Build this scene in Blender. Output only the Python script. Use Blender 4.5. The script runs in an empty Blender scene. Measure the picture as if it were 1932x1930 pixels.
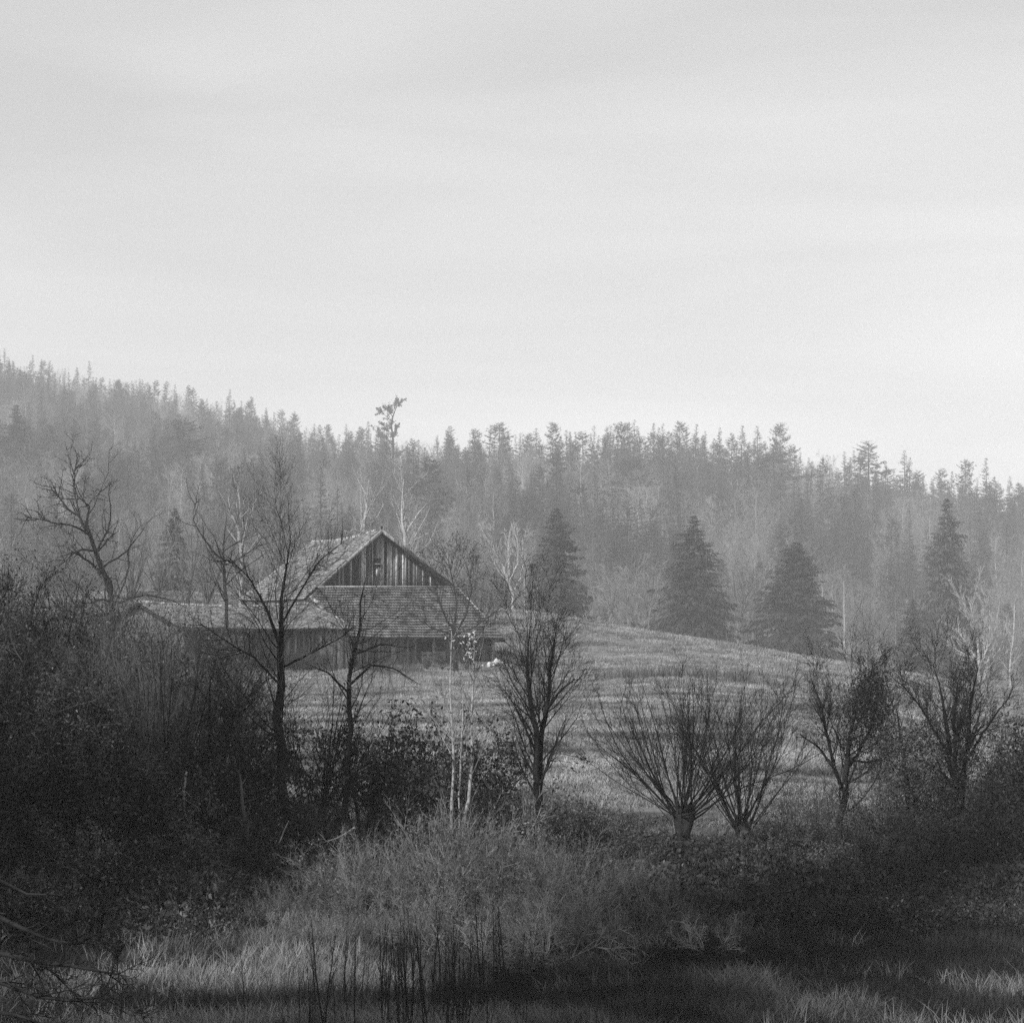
import bpy, math
import numpy as np
from mathutils import Vector
R = math.radians
RNG = np.random.default_rng(11)
scene = bpy.context.scene
COL = scene.collection

# ------------------------------------------------------------------ camera
K = 0.000254                       # view slope per photograph pixel (1932 px wide)
HOR = 1130.0                       # row of the horizon
PITCH = math.atan((HOR - 965.0) * K)
cam_d = bpy.data.cameras.new('camera'); cam = bpy.data.objects.new('camera', cam_d); COL.objects.link(cam)
cam_d.sensor_fit = 'HORIZONTAL'; cam_d.angle = 2 * math.atan(966 * K)
cam_d.clip_start = 0.5; cam_d.clip_end = 6000
cam.location = (0, 0, 0); cam.rotation_euler = (math.pi / 2 + PITCH, 0, 0)
scene.camera = cam

# ------------------------------------------------------------------ world
SUN_EL, SUN_AZ = R(38), R(-142)     # azimuth from +Y towards +X (negative: from the left)
w = bpy.data.worlds.new('World'); scene.world = w; w.use_nodes = True
nt = w.node_tree; nt.nodes.clear(); N = nt.nodes.new; L = nt.links.new
out = N('ShaderNodeOutputWorld'); bg = N('ShaderNodeBackground'); L(bg.outputs[0], out.inputs[0])
sky = N('ShaderNodeTexSky'); sky.sky_type = 'NISHITA'; sky.sun_disc = False
sky.sun_elevation = SUN_EL; sky.sun_rotation = SUN_AZ; sky.dust_density = 3
bw = N('ShaderNodeRGBToBW'); L(sky.outputs[0], bw.inputs[0])
tc = N('ShaderNodeTexCoord'); mp = N('ShaderNodeMapping'); mp.inputs['Scale'].default_value = (1.3, 1.3, 9.0)
mp.inputs['Rotation'].default_value = (0, R(5), 0)
L(tc.outputs['Generated'], mp.inputs[0])
nz = N('ShaderNodeTexNoise'); nz.inputs['Scale'].default_value = 2.2; nz.inputs['Detail'].default_value = 5
nz.inputs['Roughness'].default_value = 0.45; nz.inputs['Distortion'].default_value = 0.4
L(mp.outputs[0], nz.inputs['Vector'])
sep = N('ShaderNodeSeparateXYZ'); L(tc.outputs['Generated'], sep.inputs[0])
ramp = N('ShaderNodeMapRange')     # the cloud sheet brightens gently towards the horizon
ramp.inputs['From Min'].default_value = 0.0; ramp.inputs['From Max'].default_value = 0.55
ramp.inputs['To Min'].default_value = 10.4; ramp.inputs['To Max'].default_value = 6.2
L(sep.outputs['Z'], ramp.inputs[0])
nm = N('ShaderNodeMapRange'); nm.inputs['From Min'].default_value = 0.3; nm.inputs['From Max'].default_value = 0.7
nm.inputs['To Min'].default_value = 0.84; nm.inputs['To Max'].default_value = 1.07
L(nz.outputs[0], nm.inputs[0])
mul = N('ShaderNodeMath'); mul.operation = 'MULTIPLY'; L(ramp.outputs[0], mul.inputs[0]); L(nm.outputs[0], mul.inputs[1])
mixw = N('ShaderNodeMix'); mixw.inputs['Factor'].default_value = 0.92
L(bw.outputs[0], mixw.inputs['A']); L(mul.outputs[0], mixw.inputs['B'])
L(mixw.outputs['Result'], bg.inputs['Color']); bg.inputs['Strength'].default_value = 0.067

sd = bpy.data.lights.new('sun', 'SUN'); sd.energy = 4.0; sd.angle = R(2.5); sd.color = (1, 1, 1)
so = bpy.data.objects.new('sun', sd); COL.objects.link(so)
sv = Vector((math.sin(SUN_AZ) * math.cos(SUN_EL), math.cos(SUN_AZ) * math.cos(SUN_EL), math.sin(SUN_EL)))
so.rotation_euler = sv.to_track_quat('Z', 'Y').to_euler(); so.location = (-60, 40, 90)

scene.view_settings.view_transform = 'Standard'; scene.view_settings.look = 'None'
scene.view_settings.exposure = 0.4; scene.view_settings.gamma = 1.0; scene.view_settings.use_curve_mapping = False
scene.cycles.use_denoising = False
scene.cycles.max_bounces = 4; scene.cycles.diffuse_bounces = 2; scene.cycles.glossy_bounces = 1
scene.cycles.transmission_bounces = 0; scene.cycles.volume_bounces = 2; scene.cycles.transparent_max_bounces = 4
scene.cycles.sample_clamp_indirect = 2.0; scene.cycles.sample_clamp_direct = 6.0; scene.cycles.caustics_reflective = False; scene.cycles.caustics_refractive = False

# ------------------------------------------------------------------ helpers
CP, SP = math.cos(PITCH), math.sin(PITCH)
def P(px, py, d):
    """World point at ground distance d that stands at photograph pixel (px, py)."""
    x = (px - 966) * K; y = (965 - py) * K
    v = np.array([x, CP - y * SP, SP + y * CP])
    return v * (d / v[1])

def material(name, lo, hi, scale=3.0, rough=0.9, stretch=(1, 1, 1), detail=4, obj_random=0.25, bump=0.0,
             spots=None, spec=0.1, coord='Object', contrast=(0.35, 0.65), trans=0.0):
    m = bpy.data.materials.new(name); m.use_nodes = True
    t = m.node_tree; t.nodes.clear(); n = t.nodes.new; l = t.links.new
    o = n('ShaderNodeOutputMaterial'); b = n('ShaderNodeBsdfPrincipled'); l(b.outputs[0], o.inputs[0])
    c = n('ShaderNodeTexCoord'); mp = n('ShaderNodeMapping'); mp.inputs['Scale'].default_value = stretch
    if coord == 'World':
        g = n('ShaderNodeNewGeometry'); l(g.outputs['Position'], mp.inputs[0])
    else:
        l(c.outputs[coord], mp.inputs[0])
    z = n('ShaderNodeTexNoise'); z.inputs['Scale'].default_value = scale; z.inputs['Detail'].default_value = detail
    z.inputs['Roughness'].default_value = 0.65
    l(mp.outputs[0], z.inputs['Vector'])
    r = n('ShaderNodeMapRange'); r.inputs['From Min'].default_value = contrast[0]; r.inputs['From Max'].default_value = contrast[1]
    r.inputs['To Min'].default_value = lo; r.inputs['To Max'].default_value = hi
    l(z.outputs[0], r.inputs[0]); val = r.outputs[0]
    if obj_random:
        oi = n('ShaderNodeObjectInfo'); q = n('ShaderNodeMapRange')
        q.inputs['To Min'].default_value = 1 - obj_random; q.inputs['To Max'].default_value = 1 + obj_random
        l(oi.outputs['Random'], q.inputs[0])
        mu = n('ShaderNodeMath'); mu.operation = 'MULTIPLY'; l(val, mu.inputs[0]); l(q.outputs[0], mu.inputs[1]); val = mu.outputs[0]
    if spots:                                   # lichen, moss or wear: (scale, threshold, value)
        z2 = n('ShaderNodeTexNoise'); z2.inputs['Scale'].default_value = spots[0]; z2.inputs['Detail'].default_value = 6
        z2.inputs['Roughness'].default_value = 0.7
        l(mp.outputs[0], z2.inputs['Vector'])
        r2 = n('ShaderNodeMapRange'); r2.inputs['From Min'].default_value = spots[1]; r2.inputs['From Max'].default_value = spots[1] + 0.08
        l(z2.outputs[0], r2.inputs[0])
        mx = n('ShaderNodeMix'); l(r2.outputs[0], mx.inputs['Factor']); l(val, mx.inputs['A']); mx.inputs['B'].default_value = spots[2]
        val = mx.outputs['Result']
    l(val, b.inputs['Base Color'])
    b.inputs['Roughness'].default_value = rough; b.inputs['Specular IOR Level'].default_value = spec
    if bump:
        bn = n('ShaderNodeBump'); bn.inputs['Strength'].default_value = bump; bn.inputs['Distance'].default_value = 0.1
        l(z.outputs[0], bn.inputs['Height']); l(bn.outputs[0], b.inputs['Normal'])
    return m

M = dict(
    ground=material('meadow_turf', 0.06, 0.24, 0.9, stretch=(0.5, 1.3, 1), coord='World', detail=8, bump=0.6, obj_random=0),
    grass=material('meadow_grass', 0.07, 0.38, 0.18, coord='World', detail=6, obj_random=0.45),
    marsh=material('marsh_grass', 0.035, 0.30, 0.35, coord='World', detail=4, obj_random=0.55),
    shade_grass=material('shade_dark_grass', 0.012, 0.045, 0.6, coord='World', obj_random=0.4),  # foreground vignetting and shade put into the tuft colour
    leaf=material('dark_leaf', 0.016, 0.07, 2.0, coord='World', obj_random=0.4, rough=0.7, spec=0.15),
    leafmid=material('mid_sparkle_leaf', 0.05, 0.16, 2.0, coord='World', obj_random=0.4, rough=0.6, spec=0.3),  # mid-tone leaf, its brightness also painting sunlit sparkle
    leafpale=material('pale_leaf', 0.35, 0.6, 3.0, obj_random=0.2),
    needles=material('spruce_needles', 0.022, 0.075, 0.5, obj_random=0.4),
    needlepale=material('pale_fir_needles', 0.04, 0.09, 0.5, obj_random=0.3),
    bark=material('dark_bark', 0.010, 0.035, 4, stretch=(1, 1, .3), obj_random=0.2),
    blackbark=material('near_black_bark', 0.006, 0.03, 6, stretch=(1, 1, .3), obj_random=0.1, contrast=(.4, .6)),  # near-black tone of the limbs reaching in
    barkmid=material('grey_bark', 0.06, 0.16, 4, stretch=(1, 1, .3), obj_random=0.3),
    barkpale=material('pale_bark', 0.2, 0.42, 3, stretch=(1, 1, .4), obj_random=0.15),
    birch=material('birch_bark', 0.20, 0.48, 3, stretch=(1, 1, 2.5), obj_random=0.1, spots=(5, 0.56, 0.04)),
    twig=material('dry_pale_stem', 0.03, 0.34, 2.2, obj_random=0.25),
    twigfar=material('bare_crown_twigs', 0.14, 0.30, 0.6, obj_random=0.35),
    tile=material('weathered_roof_tile', 0.07, 0.34, 1.6, coord='World', detail=7, obj_random=0, spots=(0.7, 0.62, 0.4)),
    tiledark=material('mossy_roof_tile', 0.03, 0.26, 1.3, coord='World', detail=7, obj_random=0, spots=(1.5, 0.60, 0.05)),
    ridge=material('mortared_ridge_tile', 0.10, 0.5, 2.2, coord='World', detail=6, obj_random=0, contrast=(.42, .58)),
    deck=material('roof_boarding', 0.02, 0.05, 2, obj_random=0),
    wood=material('weathered_plank', 0.035, 0.26, 2.6, stretch=(5, 5, .35), coord='World', detail=8, obj_random=0.65, contrast=(.4, .62)),
    woodpale=material('bleached_plank', 0.26, 0.62, 2.6, stretch=(5, 5, .4), coord='World', detail=8, obj_random=0.3),
    wooddark=material('dark_plank', 0.008, 0.05, 2.6, stretch=(5, 5, .4), coord='World', detail=8, obj_random=0.5),  # darkest of the three plank tones
    stone=material('white_rubble', 0.40, 0.70, 2.5, obj_random=0.15, bump=0.4),
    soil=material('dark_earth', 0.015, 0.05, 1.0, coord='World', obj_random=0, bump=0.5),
)

def mesh_from(name, V, F, mat, FM=None):
    """V (n,3); F list of arrays, each (m,3) or (m,4)."""
    me = bpy.data.meshes.new(name)
    V = np.asarray(V, dtype=np.float32)
    F = [np.asarray(f, dtype=np.int32) for f in F if len(f)]
    me.vertices.add(len(V)); me.vertices.foreach_set('co', V.ravel())
    tot = sum(f.size for f in F); nf = sum(len(f) for f in F)
    me.loops.add(tot); me.polygons.add(nf)
    me.loops.foreach_set('vertex_index', np.concatenate([f.ravel() for f in F]))
    counts = np.concatenate([np.full(len(f), f.shape[1], dtype=np.int32) for f in F])
    starts = np.concatenate([[0], np.cumsum(counts)[:-1]]).astype(np.int32)
    me.polygons.foreach_set('loop_start', starts); me.polygons.foreach_set('loop_total', counts)
    mats = mat if isinstance(mat, (list, tuple)) else [mat]
    for m_ in mats: me.materials.append(m_)
    if FM is not None: me.polygons.foreach_set('material_index', np.asarray(FM, dtype=np.int32))
    me.update(); me.validate()
    return me

class Geo:
    def __init__(s): s.V = []; s.F = []; s.n = 0; s.q = []; s.t = []
    def add(s, V, F):
        V = np.asarray(V, dtype=float).reshape(-1, 3); F = np.asarray(F)
        if not len(V) or not len(F): return
        s.V.append(V); (s.q if F.shape[1] == 4 else s.t).append(F + s.n); s.n += len(V)
    def mesh(s, name, mat):
        fs = []
        if s.q: fs.append(np.concatenate(s.q))
        if s.t: fs.append(np.concatenate(s.t))
        return mesh_from(name, np.concatenate(s.V), fs, mat)

def link(name, data, parent=None, loc=None):
    o = bpy.data.objects.new(name, data); COL.objects.link(o)
    if parent is not None: o.parent = parent
    if loc is not None: o.location = loc
    return o
def tag(o, label=None, cat=None, group=None, kind=None):
    if label: o['label'] = label
    if cat: o['category'] = cat
    if group: o['group'] = group
    if kind: o['kind'] = kind
    return o
def thing(name, label, cat, loc=(0, 0, 0), group=None):
    o = bpy.data.objects.new(name, None); COL.objects.link(o); o.location = tuple(loc); o.empty_display_size = 0.3
    return tag(o, label, cat, group)
def dup(root, loc, rz, sc, label=None, group=None):
    r = root.copy(); COL.objects.link(r); r.location = tuple(loc); r.rotation_euler = (0, 0, rz)
    r.scale = (sc, sc, sc) if np.isscalar(sc) else sc
    if label: r['label'] = label
    if group: r['group'] = group
    for c in root.children:
        q = c.copy(); COL.objects.link(q); q.parent = r
    return r

def nrm(v): return v / np.maximum(np.linalg.norm(v, axis=-1, keepdims=True), 1e-9)

def tubes(P3, Rd, sides):
    """P3 (n,k,3), Rd (n,k) -> verts, quads."""
    n, k, _ = P3.shape
    T = np.empty_like(P3); T[:, 1:-1] = P3[:, 2:] - P3[:, :-2]; T[:, 0] = P3[:, 1] - P3[:, 0]; T[:, -1] = P3[:, -1] - P3[:, -2]
    T = nrm(T)
    ref = np.where(np.abs(T[..., 2:3]) > 0.9, np.array([1.0, 0, 0]), np.array([0, 0, 1.0]))
    ref[:] = ref[:, :1]
    U = nrm(np.cross(T, ref)); W = np.cross(T, U)
    a = np.arange(sides) * 2 * np.pi / sides
    V = P3[:, :, None] + Rd[:, :, None, None] * (np.cos(a)[None, None, :, None] * U[:, :, None] + np.sin(a)[None, None, :, None] * W[:, :, None])
    idx = np.arange(n * k * sides).reshape(n, k, sides)
    A = idx[:, :-1]; B = idx[:, 1:]
    F = np.stack([A, np.roll(A, -1, 2), np.roll(B, -1, 2), B], -1).reshape(-1, 4)
    return V.reshape(-1, 3), F

def resample(poly, k, rng=None, jit=0.0):
    poly = np.asarray(poly, float); s = np.concatenate([[0], np.cumsum(np.linalg.norm(np.diff(poly[:, :3], axis=0), axis=1))])
    t = np.linspace(0, s[-1], k)
    o = np.stack([np.interp(t, s, poly[:, i]) for i in range(poly.shape[1])], 1)
    if rng is not None and jit: o[1:-1, :3] += rng.normal(0, jit, (k - 2, 3))
    return o

def sprout(rng, Pp, Rp, per, t0, t1, ang, ratio, k, wob, trop, rratio, rmin, lexp=0.6, length=None, anis=None):
    """children of the polylines Pp (n,k0,3); per = children per parent."""
    n, k0, _ = Pp.shape
    seg = np.linalg.norm(np.diff(Pp, axis=1), axis=2).sum(1)
    par = np.repeat(np.arange(n), per)
    if n > 1: par = par[rng.random(len(par)) < np.clip(1.25 * seg / np.quantile(seg, .85), .12, 1)[par]]
    m = len(par)
    t = t0 + (t1 - t0) * rng.random(m)
    f = t * (k0 - 1); i = np.minimum(f.astype(int), k0 - 2); fr = (f - i)[:, None]
    base = Pp[par, i] * (1 - fr) + Pp[par, i + 1] * fr
    tan = nrm(Pp[par, i + 1] - Pp[par, i])
    rad = (Rp[par, i] * (1 - fr[:, 0]) + Rp[par, i + 1] * fr[:, 0])
    rv = rng.normal(size=(m, 3))
    if anis is not None: rv = rv * np.array(anis)
    side = nrm(np.cross(tan, nrm(rv)))
    a = np.radians(ang[0] + (ang[1] - ang[0]) * rng.random(m))[:, None]
    d = nrm(tan * np.cos(a) + side * np.sin(a))
    ln = (seg[par] if length is None else length) * ratio * (1.0 - lexp * t) * (0.6 + 0.7 * rng.random(m))
    pts = np.empty((m, k, 3)); pts[:, 0] = base; step = (ln / (k - 1))[:, None]
    for j in range(1, k):
        d = nrm(d + rng.normal(0, wob, (m, 3)) + np.array([0, 0, trop]))
        pts[:, j] = pts[:, j - 1] + d * step
    r0 = np.maximum(rad * rratio, rmin)
    rr = r0[:, None] * np.linspace(1, 0.22, k)[None]
    return pts, np.maximum(rr, rmin * 0.35)

def leaves_at(rng, Pp, count, size, spread=0.12, zbias=0.0, keep=None):
    """small diamond leaves around random points of the polylines."""
    n, k, _ = Pp.shape
    pi = rng.integers(0, n, count); t = rng.random(count) * (k - 1); i = np.minimum(t.astype(int), k - 2); fr = (t - i)[:, None]
    c = Pp[pi, i] * (1 - fr) + Pp[pi, i + 1] * fr + rng.normal(0, spread, (count, 3))
    if keep is not None: c = c[keep(c)]
    m = len(c); u = nrm(rng.normal(size=(m, 3))); v = nrm(np.cross(u, rng.normal(size=(m, 3))))
    s = size * (0.6 + 0.8 * rng.random((m, 1)))
    bend = np.cross(u, v) * s * 0.2
    V = np.stack([c - u * s, c + v * s * .45 + bend, c + u * s, c - v * s * .45 + bend], 1).reshape(-1, 3)
    F = np.arange(m * 4).reshape(-1, 4)
    return V, F

def scatter(name, pts, rot, scl, protos, vi, label, cat, parent=None):
    me = bpy.data.meshes.new(name); pts = np.asarray(pts, np.float32)
    me.vertices.add(len(pts)); me.vertices.foreach_set('co', pts.ravel())
    def att(nm, ty, a, prop):
        t = me.attributes.new(nm, ty, 'POINT'); t.data.foreach_set(prop, np.asarray(a).ravel())
    att('rot', 'FLOAT_VECTOR', np.asarray(rot, np.float32), 'vector'); att('scl', 'FLOAT', np.asarray(scl, np.float32), 'value')
    att('vi', 'INT', np.asarray(vi, np.int32), 'value')
    o = link(name, me, parent)
    g = bpy.data.node_groups.new(name, 'GeometryNodeTree')
    g.interface.new_socket('Geometry', in_out='INPUT', socket_type='NodeSocketGeometry')
    g.interface.new_socket('Geometry', in_out='OUTPUT', socket_type='NodeSocketGeometry')
    gi = g.nodes.new('NodeGroupInput'); go = g.nodes.new('NodeGroupOutput'); j = g.nodes.new('GeometryNodeJoinGeometry')
    def named(nm, ty):
        a = g.nodes.new('GeometryNodeInputNamedAttribute'); a.data_type = ty; a.inputs['Name'].default_value = nm
        return next(s for s in a.outputs if s.enabled)
    ar, as_, av = named('rot', 'FLOAT_VECTOR'), named('scl', 'FLOAT'), named('vi', 'INT')
    for q, pr in enumerate(protos):
        ii = g.nodes.new('GeometryNodeInstanceOnPoints'); oi = g.nodes.new('GeometryNodeObjectInfo')
        oi.inputs['Object'].default_value = pr; oi.inputs['As Instance'].default_value = True
        cm = g.nodes.new('FunctionNodeCompare'); cm.data_type = 'INT'; cm.operation = 'EQUAL'
        ca, cb = [s for s in cm.inputs if s.enabled][:2]
        g.links.new(av, ca); cb.default_value = q
        g.links.new(gi.outputs[0], ii.inputs['Points']); g.links.new(cm.outputs[0], ii.inputs['Selection'])
        g.links.new(oi.outputs['Geometry'], ii.inputs['Instance'])
        g.links.new(ar, ii.inputs['Rotation']); g.links.new(as_, ii.inputs['Scale'])
        g.links.new(ii.outputs[0], j.inputs[0])
    g.links.new(j.outputs[0], go.inputs[0])
    md = o.modifiers.new('scatter', 'NODES'); md.node_group = g
    return tag(o, label, cat, None, 'stuff')

def proto(name, me): return bpy.data.objects.new(name, me)

# ------------------------------------------------------------------ terrain
CX = np.array([-1500, -200, 0, 400, 700, 950, 1300, 1600, 1932, 2400, 3600], float)
TAB = {   # distance: relative height per column of CX
    2:   [-1.9] * 11, 7: [-3.3] * 11, 18: [-5.25] * 11, 27: [-5.5] * 11,
    33.6: [-5.2, -5.3, -5.4, -5.43, -5.43, -5.43, -5.43, -5.43, -5.4, -5.4, -5.4],
    37.2: [-4.8, -5.05, -5.1, -5.2, -5.27, -5.27, -5.27, -5.25, -5.2, -5.2, -5.2],
    39.6: [-4.6, -4.8, -4.85, -4.9, -4.98, -4.98, -4.98, -4.98, -4.98, -4.98, -4.98],
    42:  [-4.4, -4.6, -4.7, -4.7, -4.74, -4.74, -4.74, -4.77, -4.8, -4.85, -4.9],
    45:  [-4.3, -4.45, -4.5, -4.55, -4.6, -4.6, -4.6, -4.65, -4.7, -4.8, -4.9],
    56:  [-4, -4.3, -4.35, -4.4, -4.42, -4.42, -4.42, -4.55, -4.75, -4.9, -5.2],
    75:  [-3.8, -4.5, -4.55, -4.65, -4.68, -4.68, -4.65, -4.85, -5.4, -5.8, -6.4],
    120: [-3.6, -5.0, -5.15, -5.35, -5.42, -5.42, -5.1, -5.85, -7.1, -8, -9.5],
    175: [-2, -4.6, -4.9, -5.5, -5.87, -6.05, -4.95, -6.85, -8.75, -10.5, -13],
    210: [0, -0.8, -1.1, -1.9, -3.5, -3.3, -3.86, -6.6, -9.35, -12, -16],
    250: [1, 1.8, 1.6, 1.1, -0.8, -0.7, -4.6, -7.95, -11.4, -15, -20],
    290: [-1, -1, -1, -1.5, -2.0, -2.2, -8.5, -12, -16, -19, -24],
    340: [-4, -4, -5, -6, -8, -8, -11, -15, -19, -22, -26],
    420: [-2, -3, -4, -5, -6, -5.5, -9, -13, -20, -23, -26],
}
DC = np.array([1400, 1360, 1350, 1240, 1080, 890, 870, 870, 870, 870, 870], float)   # distance of the wooded crest
ZC = np.array([150, 138, 128, 92, 54, 42.5, 41.5, 28.5, 18, 2, -12], float)
gp = np.arange(-1500, 3601, 25.0); gd = np.concatenate([np.arange(2, 80, 1.5), np.arange(80, 300, 3.0), np.arange(300, 1700, 10.0)])
_ds = np.array(sorted(TAB)); _T = np.array([TAB[d] for d in _ds], float)
_c = np.stack([np.interp(gp, CX, r) for r in _T])                      # (nd, np)
HG = np.stack([np.interp(gd, _ds, _c[:, j]) for j in range(len(gp))], 1)
dc = np.interp(gp, CX, DC); zc = np.interp(gp, CX, ZC)
for a in range(3): dc = np.convolve(np.pad(dc, 5, 'edge'), np.ones(11) / 11, 'valid')
b420 = _c[-1]
D2 = gd[:, None]; t_ = np.clip((D2 - 500) / (dc[None] - 500), 0, 1)
hill = b420[None] + (zc - b420)[None] * (0.75 * t_ + 0.25 * t_ ** 2) - np.maximum(D2 - dc[None], 0) * 0.12
HG = np.where(D2 > 420, hill, HG)
def blur(a, r, ax):
    kz = np.exp(-0.5 * (np.arange(-2 * r, 2 * r + 1) / r) ** 2); kz /= kz.sum()
    pad = [(0, 0), (0, 0)]; pad[ax] = (2 * r, 2 * r)
    ap = np.pad(a, pad, 'edge')
    return np.apply_along_axis(lambda v: np.convolve(v, kz, 'valid'), ax, ap)
HG = blur(blur(HG, 2, 0), 3, 1)
def ground_z(x, y):
    x = np.asarray(x, float); y = np.asarray(y, float)
    yy = np.maximum(y, 2.0); px = 966 + x / (np.maximum(y, 30.0) * K)
    fi = np.interp(yy, gd, np.arange(len(gd))); fj = np.clip((px - gp[0]) / 25.0, 0, len(gp) - 1.001)
    i = np.minimum(fi.astype(int), len(gd) - 2); j = fj.astype(int); a = fi - i; b = fj - j
    z = HG[i, j] * (1 - a) * (1 - b) + HG[i + 1, j] * a * (1 - b) + HG[i, j + 1] * (1 - a) * b + HG[i + 1, j + 1] * a * b
    z = z + 0.06 * np.sin(x * 0.31 + 1.3 * np.sin(y * .17)) * np.sin(y * 0.23 + 0.8 * np.sin(x * .13)) * np.clip(y / 30, 0, 1)
    z = z + 0.03 * np.sin(x * 1.1 + y * .7) * np.sin(y * 1.3 - x * .4) * np.clip(y / 30, 0, 1)
    return z
def on_ground(px, d):
    x = (px - 966) * K * d
    return np.stack([x, d * np.ones_like(x), ground_z(x, d)], -1)
def axis(*segs):
    o = [];
    for a, b, s in segs: o.append(np.arange(a, b, s))
    return np.concatenate(o)
xs = axis((-1400, -300, 40), (-300, -120, 10), (-120, -40, 3), (-40, -15, 1.3), (-15, 15, .8), (15, 40, 1.3), (40, 121, 3), (120, 300, 10), (300, 1401, 40))
ys = axis((-300, -20, 20), (-20, 22, 3), (22, 60, .8), (60, 110, 1.4), (110, 270, 2.6), (270, 500, 8), (500, 1701, 20))
GX, GY = np.meshgrid(xs, ys); GZ = ground_z(GX, GY)
ii = np.arange(len(xs) * len(ys)).reshape(len(ys), len(xs))
FQ = np.stack([ii[:-1, :-1], ii[:-1, 1:], ii[1:, 1:], ii[1:, :-1]], -1).reshape(-1, 4)
gme = mesh_from('ground', np.stack([GX, GY, GZ], -1).reshape(-1, 3), [FQ], M['ground'])
for p_ in gme.polygons: pass
gme.polygons.foreach_set('use_smooth', np.ones(len(gme.polygons), bool))
tag(link('ground', gme), kind='structure')
# earth under the hedge: a sheet just above the turf
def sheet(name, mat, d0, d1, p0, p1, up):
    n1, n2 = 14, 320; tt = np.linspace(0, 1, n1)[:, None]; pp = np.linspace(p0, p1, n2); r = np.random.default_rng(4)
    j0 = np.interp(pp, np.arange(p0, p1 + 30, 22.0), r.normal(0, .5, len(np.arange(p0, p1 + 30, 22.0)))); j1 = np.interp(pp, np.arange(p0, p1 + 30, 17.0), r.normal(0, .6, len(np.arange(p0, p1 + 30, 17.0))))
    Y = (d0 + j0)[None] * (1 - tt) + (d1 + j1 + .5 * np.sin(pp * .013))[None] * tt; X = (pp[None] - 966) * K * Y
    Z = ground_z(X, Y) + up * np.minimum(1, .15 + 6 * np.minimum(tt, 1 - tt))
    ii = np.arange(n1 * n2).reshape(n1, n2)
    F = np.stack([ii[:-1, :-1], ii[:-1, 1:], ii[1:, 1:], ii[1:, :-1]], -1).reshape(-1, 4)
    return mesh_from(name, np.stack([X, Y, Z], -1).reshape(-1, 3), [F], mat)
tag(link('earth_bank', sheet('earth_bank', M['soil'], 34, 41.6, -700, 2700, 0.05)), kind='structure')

# ------------------------------------------------------------------ barn
def box(a, b, wv, tv):
    """bar from a to b with half-width vector wv and half-thickness vector tv."""
    a, b, wv, tv = map(np.asarray, (a, b, wv, tv))
    V = np.array([a - wv - tv, a + wv - tv, a + wv + tv, a - wv + tv, b - wv - tv, b + wv - tv, b + wv + tv, b - wv + tv])
    F = [[0, 1, 2, 3], [7, 6, 5, 4], [0, 4, 5, 1], [1, 5, 6, 2], [2, 6, 7, 3], [3, 7, 4, 0]]
    return V, F
class Local:
    """parts of a thing placed at origin o, given in world coordinates."""
    def __init__(s, root): s.root = root; s.o = np.array(root.location)
    def part(s, name, V, F, mat, parent=None, kind=None):
        g = Geo(); g.add(np.asarray(V) - s.o, F); o = link(name, g.mesh(name, mat), parent or s.root)
        if kind: o['kind'] = kind
        return o
    def geo(s, name, g, mat, parent=None, kind=None):
        g.V = [v - s.o for v in g.V]; o = link(name, g.mesh(name, mat), parent or s.root)
        if kind: o['kind'] = kind
        return o

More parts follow.
